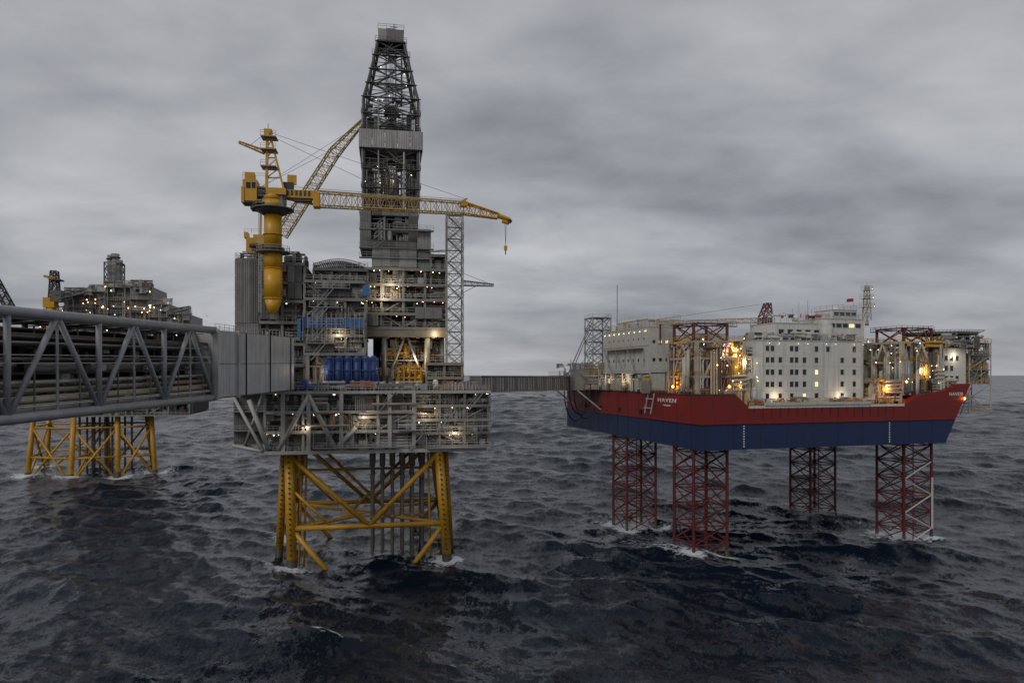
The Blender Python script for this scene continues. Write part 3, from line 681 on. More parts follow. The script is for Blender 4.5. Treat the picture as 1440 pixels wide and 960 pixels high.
# ================================================================== JACK-UP RIG
Cc=Frame(45.0,170.0,16.7)
rig=Cc.root('jackup_accommodation_rig')
CQ=lambda a,b,v: Vector(Cc.at(a,b,v))
P=Part('hull',rig)
ZB,ZM,ZT=26.8,33.2,40.3
P.prism_xz([(0,ZB),(75,ZB),(78.45,ZM),(0,ZM)],0,88,'hull_blue')
P.prism_xz([(-.03,ZM),(78.5,ZM),(83.6,42.6),(79,42.6),(74,40.6),(66,39.6),(61,37.2),(13.5,37.2),(9.5,ZT),(-.03,ZT)],-.03,88,'hull_red')
P.box(13.4,61,-.12,.4,36.8,37.4,'white'); P.box(18,50,-.4,.2,37.45,38.2,'offwhite')
P.box(-.15,9.6,-.12,0,ZT-.2,ZT+.12,'dark_steel'); P.box(-.2,-.03,0,88,ZT-.2,ZT+.12,'dark_steel')
for i in range(30):
    if i<9: 
        P.box(11.9,12.25,-.06,.0,27.4+i*.62,27.7+i*.62,'letter_white'); P.box(56.0,56.35,-.06,.0,27.4+i*.62,27.7+i*.62,'letter_white')
    x=1.5+i*2.55
    if i%3==0: P.box(x,x+.05,-.045,.0,ZB,36.5,'deep_dark')
for i in range(18): P.beam((15+i*2.5,-.1,37),(15+i*2.5,-.1,35.2+R.uniform(-1,.5)),.06,'leg_red')
for v in range(4,86,7): P.box(-.07,-.03,v,v+.06,ZB,ZT-.3,'deep_dark')
P.box(-.35,-.03,0,88,ZM-.15,ZM+.1,'hull_red'); P.box(0,78,-.33,-.03,ZM-.15,ZM+.1,'hull_red')
for v in (30,44,58,70): P.box(-.5,0,v,v+1.2,ZM+1,ZM+2.2,'black')
P.done()
def text(name,body,size,loc,M,sx=1):
    cu=bpy.data.curves.new(name,'FONT'); cu.body=body; cu.size=size; cu.extrude=.02; cu.align_x='CENTER'; cu.offset=0.02; cu.space_character=1.15
    cu.materials.append(MATS['letter_white']); o=bpy.data.objects.new(name,cu); scene.collection.objects.link(o); o.parent=rig
    o.matrix_local=Matrix.Translation(loc)@M.to_4x4()@Matrix.Diagonal((sx,1,1,1))
Ms=Matrix(((0,0,-1),(-1,0,0),(0,1,0))); Mf=Matrix(((1,0,0),(0,0,-1),(0,1,0)))
text('hull_name_side','HAVEN',1.45,(-.1,16.0,37.9),Ms,1.9); text('hull_port_side','BERGEN',.5,(-.1,16.0,36.9),Ms,1.8)
text('hull_name_front','HAVEN',1.3,(78.4,-.12,39.4),Mf,1.0)

P=Part('lattice_legs',rig)
LEGC=[(5.5,9,58.5,'leg_red'),(5.5,46,39,'leg_red'),(69.5,8.5,58.5,'leg_red'),(66,41,57,'leg_red')]
for k,(lx,lv_,ztop,m) in enumerate(LEGC):
    zs=np.arange(-6,ztop+.1,4.55)
    tower(P,lx,lv_,[(float(z),4.7,4.7) for z in zs],.38,.16,m,True,6)
    for z in zs[:-1]: # inner K bracing
        P.beam((lx-4.7,lv_,z),(lx+4.7,lv_,z),.12,m,6); P.beam((lx,lv_-4.7,z),(lx,lv_+4.7,z),.12,m,6)
    for sx in (-1,1):
        for sy in (-1,1): P.beam((lx+sx*4.7,lv_+sy*4.7,-6),(lx+sx*4.7,lv_+sy*4.7,1.6),.46,'marine_growth',8)
    P.beam((lx-1.5,lv_-4.6,-2),(lx-1.5,lv_-4.6,27),.13,'leg_red'); 
    if k==2:
        for i in range(1,6): a=-6+i*4.55; P.beam((lx-4.7,lv_-4.75,a),(lx+4.7,lv_-4.75,a+4.55),.2,'offwhite',6) if i%2 else P.beam((lx+4.7,lv_-4.75,a),(lx-4.7,lv_-4.75,a+4.55),.2,'offwhite',6)
        P.beam((lx+4.75,lv_-4.8,3),(lx+4.75,lv_-4.8,17),.4,'offwhite',6)
P.done()

P=Part('deck_houses',rig); Lr=Part('deck_lamps',rig)
def house(x0,x1,v0,v1,z0,z1,m='white',seams=True,rail_=True):
    P.box(x0,x1,v0,v1,z0,z1,m); P.box(x0-.12,x1+.12,v0-.12,v1+.12,z1,z1+.22,'offwhite')
    if rail_: railbox(P,x0,x1,v0,v1,z1+.22)
    if seams:
        n=int((x1-x0)/3)
        for i in range(1,n): P.box(x0+i*(x1-x0)/n-.03,x0+i*(x1-x0)/n+.03,v0-.035,v0,z0,z1-.1,'offwhite')
        n=int((v1-v0)/3)
        for i in range(1,n): P.box(x0-.035,x0,v0+i*(v1-v0)/n-.03,v0+i*(v1-v0)/n+.03,z0,z1-.1,'offwhite')
def win_f(x,v,z,w=.95,h=1.25):
    P.box(x-w/2-.1,x+w/2+.1,v-.06,v+.0,z-h/2-.1,z+h/2+.1,'offwhite'); P.box(x-w/2,x+w/2,v-.075,v-.0,z-h/2,z+h/2,'window_lit' if R.random()<.10 else 'glass'); P.box(x-w/2-.15,x+w/2+.15,v-.16,v,z+h/2+.1,z+h/2+.18,'offwhite')
def win_s(x,v,z,w=.95,h=1.25):
    P.box(x-.06,x,v-w/2-.1,v+w/2+.1,z-h/2-.1,z+h/2+.1,'offwhite'); P.box(x-.075,x,v-w/2,v+w/2,z-h/2,z+h/2,'glass')
X0,X1=17.2,51.5
house(X0,X1,4,17,37.4,53.7)
for j,z in enumerate((39.6,42.6,45.7,48.8,51.7)):
    for i,a in enumerate((1079,1086,1097,1113,1120,1131,1148,1164,1184,1201)):
        if j==0 and i in (1,4,7): continue
        if j in(1,2,3) and i in (7,): continue
        if j==4 and i in (2,5,8): continue
        win_f(Cc.at(a,500,4)[0],4,z)
    for v in (7,10.5,14): win_s(X0,v,z)
P.box(X0+.1,X1-.1,3.96,4,40.9,41.0,'offwhite'); P.box(X0+.1,X1-.1,3.96,4,47.2,47.3,'offwhite')
for a in (1072,1157,1212): x=Cc.at(a,500,3.9)[0]; P.beam((x,3.85,37.4),(x,3.85,53.5),.12,'offwhite',6)
house(8.5,17,15,34,37.4,55.8,'offwhite')
for z in (43,47,51): win_s(8.5,20,z); win_s(8.5,27,z); win_f(12,15,z)
house(28,52,9.5,20,53.95,58.6)
for i in range(8): win_f(30+i*2.8,9.5,56.4,1.5,1.1)
house(42,56,8.5,19,53.98,60.0,'white'); house(46,54,9,16,60.3,62.5,'white')
for i in range(6): win_f(43.4+i*2.1,8.5,58.3,1.7,1.0)
for i in range(4): win_f(47.2+i*1.9,9,61.5,1.5,.8)
q=CQ(1160,470,8); P.beam((q.x,7.5,q.z-2.6),(q.x,7.5,q.z+2.2),1.6,'offwhite',16); P.dome((q.x,7.5,q.z+2.2),1.6,'offwhite',16,6)
q=CQ(1175,437,13); P.dome((q.x,13,q.z),1.3,'white',16,8); P.beam((q.x,13,58),(q.x,13,q.z),.35,'white',8); q=CQ(1118,448,12); P.dome((q.x,12,q.z),.9,'white')
greeble(P,X0+1,X1,5,9,53.95,56.0,90,['white','offwhite','light_grey','galv','cream','mid_grey','dark_steel'],.8); greeble(P,29,55,10,16,60.3,61.5,25,['white','offwhite','galv','red'],.6)
for i in range(22): x=R.uniform(28,58); v=R.uniform(10,18); z=59+R.uniform(0,2); P.beam((x,v,58.5),(x,v,z+R.uniform(1.5,4.5)),.06,'rail')
for i in range(10): x=R.uniform(30,56); P.dome((x,R.uniform(10,16),60.2+R.uniform(.4,1.5)),R.uniform(.25,.5),'white',10,6)
q=CQ(1219,440,11); tower(P,q.x,11,[(CQ(1219,b,11).z,.8-.1*i,.8-.1*i) for i,b in enumerate((450,436,424,412,402))],.14,.08,'cream')
P.beam((q.x,11,CQ(1219,404,11).z),(q.x,11,CQ(1219,397,11).z),.08,'cream'); P.beam((q.x,11,58.7),(q.x,11,CQ(1219,450,11).z),.5,'cream',8)
for b,w in ((432,1.9),(420,1.6),(408,1.2)): z=CQ(1219,b,11).z; P.box(q.x-w,q.x+w,10.2,11.8,z-.1,z,'cream'); railbox(P,q.x-w,q.x+w,10.2,11.8,z,'cream'); Lr.lamp((q.x+w,10.3,z+.3),.09)
q=CQ(1200,424,11); P.beam((q.x,11,59),(q.x,11,q.z+1),.06,'rail'); P.poly([(q.x,11,q.z+.9),(q.x-2,11.2,q.z+.7),(q.x-2,11.3,q.z-.2),(q.x,11,q.z)],'red')
house(.6,8,27,58,ZT,58.2,'offwhite'); 
for i in range(8): win_s(.6,30+i*3.3,49.2,.9,.8); win_s(.6,30+i*3.3,55.2,.6,.5)
for i in range(3): win_f(2+i*2,27,49.2,.8,.8); win_f(2+i*2,27,54.2,.8,.8)
P.box(.5,.6,27,58,46.2,46.4,'offwhite'); P.box(.45,.6,27,58,53.2,53.35,'offwhite')
P.box(-.9,.5,27,58,45.4,45.6,'galv'); rail(P,(-.9,27,45.6),(-.9,58,45.6)); P.box(-.9,.5,30,54,52.4,52.6,'galv'); rail(P,(-.9,30,52.6),(-.9,54,52.6),'crane_yellow')
for v in (29,35,41,47,53): P.beam((-.8,v,ZT),(-.8,v,45.4),.12,'cream'); P.beam((.5,v+1,47),(.5,v+1,52.4),.16,'galv',6)
for i in range(3): P.beam((-.7,33+i*8,45.6),(-.7,38+i*8,52.4),.13,'galv')
house(1.5,12,30,50,58.45,60.6,'offwhite',False)
for i in range(9): P.beam((1+R.uniform(0,8),R.uniform(28,56),58.4),(1+R.uniform(0,8),R.uniform(28,56),60.5),.14,'crane_yellow')
greeble(P,.8,11,27.5,50,58.4,61,40,['cream','white','yellow','galv','offwhite'],.8)
greeble(P,-.9,.5,27,58,ZT,45.2,50,['cream','light_grey','galv','tan','offwhite','mid_grey'],.8)
z0=ZT+.2; P.box(.6,5.4,18,26,z0,z0+5.2,'mid_grey')
for i in range(26): P.box(.4,.6,18.2+i*.3,18.36+i*.3,ZT+.6,ZT+5,'offwhite')
for i in range(14): P.box(.8+i*.33,.98+i*.33,17.82,18.0,ZT+.6,ZT+5,'offwhite')
P.box(.35,5.5,17.8,26.2,z0+5.2,z0+5.5,'offwhite'); rail(P,(.4,17.8,z0+5.5),(.4,26.2,z0+5.5))
rail(P,(0,0,ZT),(0,26,ZT),'crane_yellow'); rail(P,(0,0,ZT),(9,0,ZT),'crane_yellow'); rail(P,(0,58,ZT),(0,88,ZT)); rail(P,(14,0,37.5),(61,0,37.5),'crane_yellow')
x0=CQ(1318,500,3).x; x1=CQ(1358,500,3).x
house(x0,x1,3,16,40.7,52.2)
for z in (44,46.8,49.6):
    for i in range(4): 
        if R.random()<.85: win_f(x0+1.2+i*1.9,3,z)
    win_s(x0,6,z); win_s(x0,9,z)
house(62,x0+1,18,30,40,54,'offwhite')
P.done()

P=Part('jacking_frames',rig)
def jackhouse(cx,cy,z0,z1,a=6.6):
    for sx in (-1,1):
        for sy in (-1,1):
            P.box(cx+sx*a-.45,cx+sx*a+.45,cy+sy*a-.45,cy+sy*a+.45,z0,z1,'cream')
            for k in range(5):
                z=z0+2+k*(z1-z0-3)/5; P.box(cx+sx*5.4-.8,cx+sx*5.4+.8,cy+sy*5.4-.8,cy+sy*5.4+.8,z,z+1.6,'tan'); P.beam((cx+sx*5.4,cy+sy*5.4-1.2,z+.8),(cx+sx*5.4,cy+sy*5.4+1.2,z+.8),.5,'cream',10)
    for z in (z0+4.5,z0+9,z1):
        for s in (-1,1):
            P.box(cx-a,cx+a,cy+s*a-.3,cy+s*a+.3,z-.5,z,'cream'); P.box(cx+s*a-.32,cx+s*a+.32,cy-a,cy+a,z-.52,z+.02,'cream')
        railbox(P,cx-a-.6,cx+a+.6,cy-a-.6,cy+a+.6,z+.02,'crane_yellow',True)
    for s in (-1,1):
        P.beam((cx-a,cy+s*a,z0),(cx,cy+s*a,z1-.5),.3,'cream',8); P.beam((cx+a,cy+s*a,z0),(cx,cy+s*a,z1-.5),.3,'cream',8)
        P.beam((cx+s*a,cy-a,z0),(cx+s*a,cy,z1-.5),.3,'cream',8); P.beam((cx+s*a,cy+a,z0),(cx+s*a,cy,z1-.5),.3,'cream',8)
    g=['cream','tan','galv','crane_yellow','offwhite','brown','dark_steel','grey_paint']
    greeble(P,cx-a,cx+a,cy-a-1,cy-a+2,z0,z1,90,g,.65); greeble(P,cx-a-1,cx-a+1,cy-a,cy+a,z0,z1,70,g,.65)
jackhouse(7.4,9.6,ZT,53.4); jackhouse(69.5,9.2,39.6,54.0)
for cx,cy in ((7.4,9.6),(69.5,9.2)):
    railbox(P,cx-5.5,cx+5.5,cy-5.5,cy+5.5,57.2,'leg_red',True); P.box(cx-5.6,cx+5.6,cy-5.6,cy-4.6,57,57.2,'leg_red'); P.box(cx-5.6,cx-4.6,cy-4.59,cy+5.6,57,57.19,'leg_red')
greeble(P,9,17,1.5,9,37.4,44,90,['cream','tan','offwhite','galv','crane_yellow','light_grey'],.9); greeble(P,13,17,3,10,44,52,40,['cream','tan','offwhite','galv'],.8)
greeble(P,52,62,2,8,37.4,44,90,['cream','tan','offwhite','galv','crane_yellow','mid_grey'],.9)
greeble(P,15,60,.8,3.6,37.5,39.2,150,['cream','offwhite','galv','red','white','orange','mid_grey'],.5)
greeble(P,72,80,1,3,41,44,30,['cream','offwhite','galv','white'],.6)
for k in range(16):
    x=R.uniform(15,58); P.beam((x,.3,37.5),(x+R.uniform(1,4),.3,37.7+R.uniform(0,1)),.08,'cream')
P.done()
for (p,e,c) in (((7,3.0,46),1500,ORG),((1.2,5,44),900,ORG),((12,2.0,41.8),900,ORG),((10,3.3,51),800,WARM),((-1.2,11,42.6),260,ORG),((14,2.3,48),700,WARM),((69,2.8,46),1500,ORG),((63,2.8,50),800,WARM),((57,1.0,41.5),700,ORG),((74,2.4,43),600,ORG),((24,2.4,39.6),160,WARM),((44,2.4,39.6),160,WARM),((-1.6,40,44),240,WARM),((-1.8,52,44),240,WARM),((81,2,50),180,WARM)):
    plight('deck_light',rig,p,e,c)
for i in range(80):
    cx=R.choice((7.4,7.4,69.5,69.5,13,57)); Lr.lamp((cx+R.uniform(-6,6),R.uniform(.6,4),R.uniform(40.5,54)),R.uniform(.08,.15),R.choice(('lamp_warm','lamp_warm','lamp_white')))
for p in ((-.3,12.5,42.0),(62,.2,43.2),(8,.0,42.2),(81,-.5,38.6)): Lr.lamp(p,.38,'lamp_orange')
for i in range(12): Lr.lamp((X0+2+i*2.9,3.6,53.0 if i%3 else 38.9),.07,'lamp_white')
for i in range(9): Lr.lamp((.4,29+i*3.4,57.2),.1,'lamp_warm')
Lr.done()

P=Part('helideck',rig)
hc=CQ(1322,466,10); hz=57.0; n=8
ring=[(hc.x+10*math.cos(math.pi/8+i*math.pi/4),10+9.5*math.sin(math.pi/8+i*math.pi/4)) for i in range(n)]
P.poly([(x,y,hz) for x,y in ring],'green_deck'); P.poly([(x,y,hz-.7) for x,y in reversed(ring)],'mid_grey')
for i in range(n):
    a=ring[i]; b=ring[(i+1)%n]; ao=(hc.x+(a[0]-hc.x)*1.16,10+(a[1]-10)*1.16); bo=(hc.x+(b[0]-hc.x)*1.16,10+(b[1]-10)*1.16)
    P.poly([(a[0],a[1],hz-.7),(b[0],b[1],hz-.7),(b[0],b[1],hz),(a[0],a[1],hz)],'mid_grey')
    P.beam((*ao,hz+.3),(*bo,hz+.3),.09,'galv'); 
    for k in range(9):
        t=k/9; P.beam((a[0]*(1-t)+b[0]*t,a[1]*(1-t)+b[1]*t,hz-.4),(ao[0]*(1-t)+bo[0]*t,ao[1]*(1-t)+bo[1]*t,hz+.3),.06,'galv')
    m_=(hc.x+(a[0]-hc.x)*.5,10+(a[1]-10)*.5,hz-4.5)
    P.beam((a[0],a[1],hz-.7),m_,.18,'offwhite',6)
    P.beam(m_,(hc.x+(b[0]-hc.x)*.5,10+(b[1]-10)*.5,hz-4.5),.18,'offwhite',6)
    P.beam(m_,(m_[0],m_[1],hz-.7),.18,'offwhite',6)
for dx_ in (-5,0,5): P.beam((hc.x+dx_,8,41),(hc.x+dx_,8,hz-.7),.4,'offwhite',8)
greeble(P,hc.x-8,hc.x+6,1.5,8,52.4,hz-1,60,['offwhite','cream','galv','mid_grey','tan'],.7)
P.done()
P=Part('bow_stair_frame',rig)
q0=CQ(1362,500,4).x; q1=CQ(1394,500,4).x
tower(P,(q0+q1)/2,7,[(z,(q1-q0)/2*.95,3) for z in (34.5,38.5,42.5,46.5,50.5,54)],.17,.1,'cream',False)
for z in (34.5,42.5,46.5,50.5,54): P.box(q0,q1,4,10,z-.15,z,'galv'); railbox(P,q0,q1,4,10,z,'crane_yellow')
for z in (42.5,46.5,50.5): stair(P,(q0+.6,4.3,z),(q1-.8,4.3,z+4),m='cream')
greeble(P,q0,q1,4.5,8,42.5,54,50,['cream','crane_yellow','tan','galv'],.6); P.beam((q1-1,4,54),(q0-3,4,34),.14,'galv')
P.done()
P=Part('gangway_landing_tower',rig)
tower(P,4,70,[(z,3.2,3.4) for z in (40,44,48,52,56,60,64)],.22,.13,'light_grey',True)
for i,z in enumerate((44,48,52,56,60,64)): P.box(.6,7.4,66.4,73.6,z-.15,z,'galv'); railbox(P,.6,7.4,66.4,73.6,z); stair(P,(1,66.4,z-4),(7,66.4,z))
P.box(-4,8,60,86,40.35,44.5,'mid_grey'); greeble(P,-6,8,57,60,40.4,49,90,['grey_paint','light_grey','galv','tan','mid_grey']); greeble(P,-6,-4,58,84,40.4,49,70,['grey_paint','light_grey','galv','tan'])
P.box(-7,9,57,88,44.6,44.9,'galv'); railbox(P,-7,9,57,88,44.9); P.box(-9,-1,58,62,40.2,46.8,'grey_paint')
for s in (0,1): P.beam((-8,58+s*20,40),(-.2,58+s*20,34),.3,'light_grey')
P.beam((-6,72,45),(2,72,62),.25,'light_grey'); P.beam((-8,64,45),(1,67,63),.16,'galv'); P.beam((-8,64,50),(-9,60,45),.2,'light_grey')
P.beam((5.5,58,60),(5.5,58,CQ(855,400,58).z),.1,'dark_steel')
pa=Vector((3,67,56)); pb=Vector((-24,50,44.5))
pts=[pa.lerp(pb,t/12)+Vector((0,0,-4.5*math.sin(math.pi*t/12))) for t in range(13)]
for a,b in zip(pts[:-1],pts[1:]): P.beam(a,b,.07,'black')
for v in (24,27.5): P.beam((-.5,v,34.5),(-.5,v-2,40),.2,'offwhite')
P.beam((-.5,24,36),(-.5,28,36),.18,'offwhite'); P.beam((-.5,23,38.5),(-.5,27,38.5),.18,'offwhite')
P.box(-1.8,0,25,27,40,43.5,'grey_paint'); P.box(-1.5,-.2,25.2,26.8,43.5,44.2,'crane_yellow')
for off,r in ((0,9.5),(1.2,8.4),(2.4,10.5)):
    pts=[Vector((-3-4*math.cos(t*math.pi/14)-off,64+off,40.5-r*math.sin(t*math.pi/14))) for t in range(15)]
    for a,b in zip(pts[:-1],pts[1:]): P.beam(a,b,.18,'black',6)
P.done()
P=Part('deck_crane',rig)
q=CQ(1076,470,18); P.beam((q.x,18,52),(q.x,18,q.z+2),1.1,'cream',12); P.box(q.x-1.6,q.x+1.4,16.8,19.4,q.z+2,q.z+4.6,'leg_red')
tower(P,q.x,18,[(q.z+4.6,1.4,1.2),(q.z+6.6,1.0,.9,.4),(q.z+8.6,.7,.6,.8)],.18,.1,'leg_red')
boom(P,(q.x-1.5,18,q.z+3.8),(q.x-30,24,q.z+3.0),(1.3,1.3),(.8,.8),24,.12,.07,'cream'); P.beam((q.x+.8,18,q.z+8.6),(q.x-30,24,q.z+3.8),.05,'dark_steel')
P.beam((q.x-29,24,q.z-3),(q.x-29,24,q.z+2.6),.25,'leg_red')
P.done()

# ================================================================== GULL
g=bpy.data.objects.new('seagull',None); scene.collection.objects.link(g); g.location=(-47.2,110,54.1); g.rotation_euler=(0.1,0.25,0.5)
P=Part('gull_body',g); P.beam((0,-.3,0),(0,.05,0),.02,'white',8,.09); P.beam((0,.05,0),(0,.3,.02),.09,'white',8,.04); P.dome((0,.32,.03),.055,'white',8,5); P.beam((0,.36,.03),(0,.43,.02),.02,'crane_yellow',4,.005)
P.poly([(-.03,-.28,0),(.03,-.28,0),(.08,-.45,0),(-.08,-.45,0)],'white')
for s in (-1,1):
    P.poly([(0,.12,.03),(s*.3,.2,.16),(s*.3,0,.15),(0,-.1,.03)],'light_grey'); P.poly([(s*.3,.2,.16),(s*.68,.02,.08),(s*.6,-.06,.08),(s*.3,0,.15)],'mid_grey')
P.done()

# ================================================================== SEA
def world(fr,x,v): return (fr.ox+x*fr.c-v*fr.s, fr.oy+x*fr.s+v*fr.c)
legsW=[]
for k in ('fl','fr','bl','br'): legsW.append((*world(A,lp(k,0).x,lp(k,0).y),4.2))
for k in range(6): legsW.append((*world(A,2+k*2.5,12),1.8))
for lx,lv_,_,_ in LEGC:
    for sx in (-1,1):
        for sy in (-1,1): legsW.append((*world(Cc,lx+sx*4.7,lv_+sy*4.7),3.8))
    legsW.append((*world(Cc,lx,lv_),6.4))
for b_ in fb: legsW.append((*world(B,*b_),6.0))
def build_sea():
    fine=np.radians(np.linspace(-58,58,960)); coarse=np.radians(np.arange(61,300,6.0))
    th=np.concatenate([fine,coarse]); 
    rr=[0.5,10,25,45,60,72]; r=82.0
    while r<1400: rr.append(r); r*=1.0040
    while r<70000: rr.append(r); r*=1.035
    rr=np.array(rr); nr,na=len(rr),len(th)
    RR,TT=np.meshgrid(rr,th,indexing='ij')
    X=(RR*np.sin(TT)).astype(np.float64); Y=(RR*np.cos(TT)).astype(np.float64)
    sp=np.gradient(rr)[:,None]
    rs=np.random.RandomState(5); N=110
    lam=np.exp(np.linspace(math.log(1.7),math.log(85),N))
    amp=np.where(lam<16,.0062*lam,.0062*16*(lam/16)**.62)*rs.uniform(.6,1.4,N)
    amp=amp*np.clip(lam/7,.5,1)**.5
    wd=math.radians(232)
    dirs=wd+rs.normal(0,.62,N)*np.where(lam>22,.55,.95)
    ph=rs.uniform(0,6.283,N)
    Z=np.zeros_like(X); DX=np.zeros_like(X); DY=np.zeros_like(X); Jm=np.zeros_like(X)
    for l,a,d,p in zip(lam,amp,dirs,ph):
        k=2*math.pi/l; w=np.clip((l/sp-2.2)/2.5,0,1)*a
        if w.max()<=0: continue
        r1=np.where(w[:,0]>0)[0].max()+1
        q=k*(math.cos(d)*X[:r1]+math.sin(d)*Y[:r1])+p
        c=np.cos(q); s_=np.sin(q); ww=w[:r1]
        Z[:r1]+=ww*c; DX[:r1]-=ww*.9*math.cos(d)*s_; DY[:r1]-=ww*.9*math.sin(d)*s_; Jm[:r1]+=ww*k*c
    foam=np.clip((Jm-.66)/.4,0,1)
    wake=np.zeros_like(X)
    ux,uy=-.86,.51
    for (lx,ly,rad) in legsW:
        d2=np.hypot(X-lx,Y-ly); wake=np.maximum(wake,.95*np.exp(-(d2/(rad*1.1))**2))
        al=(X-lx)*ux+(Y-ly)*uy; ac=-(X-lx)*uy+(Y-ly)*ux
        wake=np.maximum(wake,.52*np.exp(-(ac/(1.6+np.clip(al,0,30)*.07))**2)*np.exp(-np.clip(al,0,None)/20)*(al>0))
    X+=DX; Y+=DY
    co=np.stack([X,Y,Z],-1).reshape(-1,3).astype(np.float32)
    i=np.arange(nr-1)[:,None]; j=np.arange(na)[None,:]; j2=(j+1)%na
    f=np.stack([i*na+j,(i+1)*na+j,(i+1)*na+j2,i*na+j2],-1).reshape(-1,4)
    f=f[:,::-1].astype(np.int32)
    me=bpy.data.meshes.new('sea'); nv=len(co); nf=len(f)
    me.vertices.add(nv); me.vertices.foreach_set('co',co.ravel()); me.loops.add(nf*4); me.loops.foreach_set('vertex_index',f.ravel())
    me.polygons.add(nf); me.polygons.foreach_set('loop_start',np.arange(0,nf*4,4,dtype=np.int32)); me.polygons.foreach_set('loop_total',np.full(nf,4,dtype=np.int32))
    me.polygons.foreach_set('use_smooth',np.ones(nf,dtype=bool)); me.update(calc_edges=True)
    far=np.broadcast_to(np.clip((sp-1.6)/5.0,0,1),X.shape)
    for nm,arr in (('foam',foam),('wake',wake),('far',far)):
        at=me.attributes.new(nm,'FLOAT','POINT'); at.data.foreach_set('value',arr.ravel().astype(np.float32))
    o=bpy.data.objects.new('sea',me); scene.collection.objects.link(o)
    m=bpy.data.materials.new('sea_water'); m.use_nodes=True; nt=m.node_tree; Nn=nt.nodes; L=nt.links; b=Nn['Principled BSDF']
    b.inputs['Base Color'].default_value=(.004,.009,.018,1); b.inputs['Roughness'].default_value=.2; b.inputs['IOR'].default_value=1.33; b.inputs['Specular IOR Level'].default_value=.35
    geo=Nn.new('ShaderNodeNewGeometry'); tc=Nn.new('ShaderNodeTexCoord')
    def noise(scale,detail=4,stretch=(1,1,1)):
        mp=Nn.new('ShaderNodeMapping'); mp.inputs['Scale'].default_value=stretch; mp.inputs['Rotation'].default_value=(0,0,math.radians(-38)); L.new(tc.outputs['Object'],mp.inputs['Vector'])
        n=Nn.new('ShaderNodeTexNoise'); n.inputs['Scale'].default_value=scale; n.inputs['Detail'].default_value=detail; n.inputs['Roughness'].default_value=.66; L.new(mp.outputs['Vector'],n.inputs['Vector']); return n
    def vm(op,a,bb):
        v=Nn.new('ShaderNodeVectorMath'); v.operation=op
        for s,x in ((0,a),(1,bb)):
            if isinstance(x,tuple): v.inputs[s].default_value=x
            else: L.new(x,v.inputs[s])
        return v.outputs[0]
    nA=noise(.8,5,(1,.5,1)); nB=noise(3.2,3,(1,.6,1)); nC=noise(.045,6,(1,.45,1))
    fa=Nn.new('ShaderNodeAttribute'); fa.attribute_name='far'
    v1=vm('MULTIPLY',vm('SUBTRACT',nA.outputs['Color'],(.5,.5,.5)),(.9,.9,0)); v2=vm('MULTIPLY',vm('SUBTRACT',nB.outputs['Color'],(.5,.5,.5)),(.85,.85,0))
    v3=vm('MULTIPLY',vm('MULTIPLY',vm('SUBTRACT',nC.outputs['Color'],(.5,.5,.5)),(2.4,2.4,0)),fa.outputs['Vector'])
    nn=vm('NORMALIZE',vm('ADD',vm('ADD',vm('ADD',geo.outputs['Normal'],v1),v2),v3),(0,0,0)); L.new(nn,b.inputs['Normal'])
    fo=Nn.new('ShaderNodeAttribute'); fo.attribute_name='foam'; wk=Nn.new('ShaderNodeAttribute'); wk.attribute_name='wake'
    nf_=noise(.8,8)
    def mth(op,a,bb):
        v=Nn.new('ShaderNodeMath'); v.operation=op
        for s,x in ((0,a),(1,bb)):
            if isinstance(x,(int,float)): v.inputs[s].default_value=x
            else: L.new(x,v.inputs[s])
        return v.outputs[0]
    tot=mth('MAXIMUM',fo.outputs['Fac'],wk.outputs['Fac'])
    k=mth('MULTIPLY',mth('SUBTRACT',mth('ADD',mth('MULTIPLY',tot,.75),mth('MULTIPLY',nf_.outputs['Fac'],1.6)),1.02),3.0)
    gate=mth('MULTIPLY',mth('MINIMUM',mth('MAXIMUM',k,0),.9),mth('MINIMUM',mth('MULTIPLY',tot,4),1))
    df=Nn.new('ShaderNodeBsdfDiffuse'); df.inputs['Color'].default_value=(.6,.64,.67,1)
    ms=Nn.new('ShaderNodeMixShader'); L.new(gate,ms.inputs[0]); L.new(b.outputs[0],ms.inputs[1]); L.new(df.outputs[0],ms.inputs[2]); L.new(ms.outputs[0],Nn['Material Output'].inputs['Surface'])
    me.materials.append(m)
build_sea()

# ================================================================== SKY / LIGHT
w=bpy.data.worlds.new('sky'); scene.world=w; w.use_nodes=True; nt=w.node_tree; Nn=nt.nodes; L=nt.links
for n in list(Nn): Nn.remove(n)
out=Nn.new('ShaderNodeOutputWorld'); tc=Nn.new('ShaderNodeTexCoord'); sep=Nn.new('ShaderNodeSeparateXYZ'); L.new(tc.outputs['Generated'],sep.inputs[0])
def mth(op,a,bb=0.0,c=None):
    v=Nn.new('ShaderNodeMath'); v.operation=op
    for s,x in enumerate((a,bb)+((c,) if c is not None else ())):
        if isinstance(x,(int,float)): v.inputs[s].default_value=x
        else: L.new(x,v.inputs[s])
    return v.outputs[0]
zc=mth('ADD',mth('MAXIMUM',sep.outputs[2],0.0),.2)
cb=Nn.new('ShaderNodeCombineXYZ'); L.new(mth('DIVIDE',sep.outputs[0],zc),cb.inputs[0]); L.new(mth('DIVIDE',sep.outputs[1],zc),cb.inputs[1])
def wn(scale,det,ro,off,dist=.0):
    mp=Nn.new('ShaderNodeMapping'); mp.inputs['Location'].default_value=off; mp.inputs['Scale'].default_value=(.8,1.1,1); L.new(cb.outputs[0],mp.inputs[0])
    n=Nn.new('ShaderNodeTexNoise'); n.inputs['Scale'].default_value=scale; n.inputs['Detail'].default_value=det; n.inputs['Roughness'].default_value=ro; n.inputs['Distortion'].default_value=dist; L.new(mp.outputs[0],n.inputs['Vector']); return n.outputs['Fac']
c1=wn(.6,4,.5,(3.1,1.7,0),.2); c2=wn(2.2,7,.55,(7,2,0),.2)
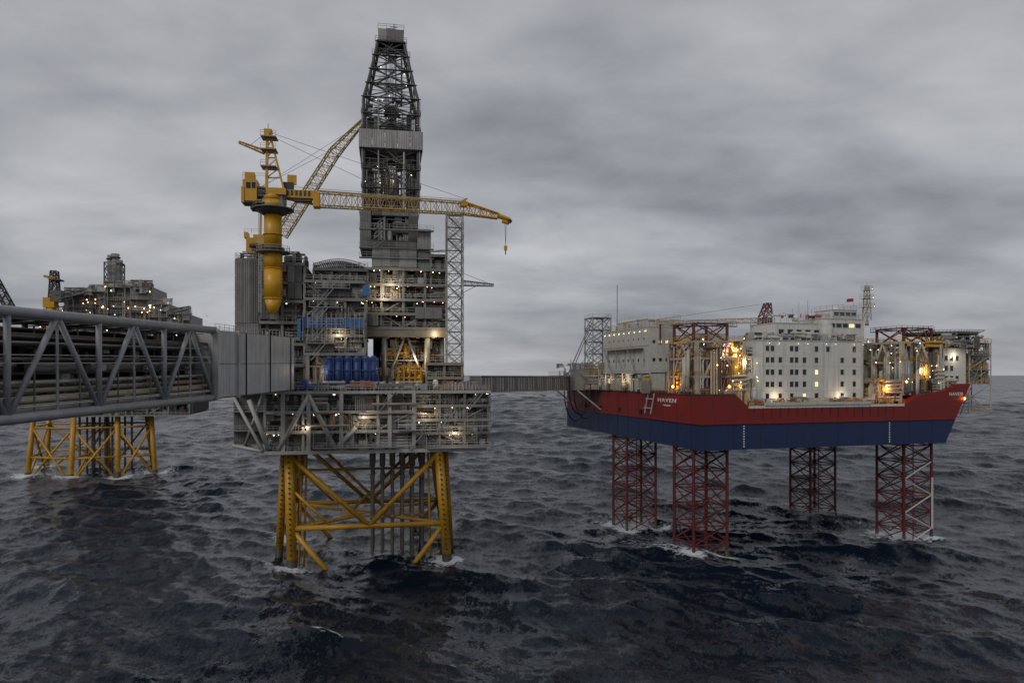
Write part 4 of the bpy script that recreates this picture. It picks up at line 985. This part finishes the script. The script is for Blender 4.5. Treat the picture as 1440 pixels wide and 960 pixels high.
mixf=mth('ADD',mth('MULTIPLY',c1,.64),mth('MULTIPLY',c2,.36))
rp=Nn.new('ShaderNodeValToRGB'); e=rp.color_ramp.elements; e[0].position=.37; e[0].color=(.17,.179,.203,1); e[1].position=.61; e[1].color=(.46,.467,.49,1); L.new(mixf,rp.inputs[0])
hz=mth('SUBTRACT',1,mth('MULTIPLY',mth('ABSOLUTE',sep.outputs[2]),7.0)); hz=mth('MULTIPLY',mth('MAXIMUM',hz,0),.5)
mx=Nn.new('ShaderNodeMix'); mx.data_type='RGBA'; L.new(hz,mx.inputs[0]); L.new(rp.outputs[0],mx.inputs[6]); mx.inputs[7].default_value=(.335,.34,.372,1)
bg=Nn.new('ShaderNodeBackground'); L.new(mx.outputs[2],bg.inputs[0]); bg.inputs[1].default_value=1.18
sk=Nn.new('ShaderNodeTexSky'); sk.sky_type='NISHITA'; sk.sun_disc=False; sk.sun_elevation=math.radians(38); sk.sun_rotation=math.radians(215)
bg2=Nn.new('ShaderNodeBackground'); L.new(sk.outputs[0],bg2.inputs[0]); bg2.inputs[1].default_value=.05
ms=Nn.new('ShaderNodeMixShader'); ms.inputs[0].default_value=.92; L.new(bg2.outputs[0],ms.inputs[1]); L.new(bg.outputs[0],ms.inputs[2]); L.new(ms.outputs[0],out.inputs[0])
sl=bpy.data.lights.new('sun','SUN'); sl.energy=1.0; sl.angle=math.radians(25); sl.color=(1,.975,.94); so=bpy.data.objects.new('sun',sl); scene.collection.objects.link(so)
az=math.radians(215); el=math.radians(38); d=Vector((math.sin(az)*math.cos(el),math.cos(az)*math.cos(el),math.sin(el))); so.rotation_euler=d.to_track_quat('Z','Y').to_euler()

cam=bpy.data.cameras.new('camera'); co=bpy.data.objects.new('camera',cam); scene.collection.objects.link(co); scene.camera=co
co.location=(0,0,H); co.rotation_euler=(math.radians(90),0,0); cam.sensor_width=36; cam.lens=25; cam.shift_y=47/1440; cam.clip_start=.5; cam.clip_end=200000
scene.view_settings.view_transform='Standard'; scene.view_settings.look='None'; scene.view_settings.exposure=0
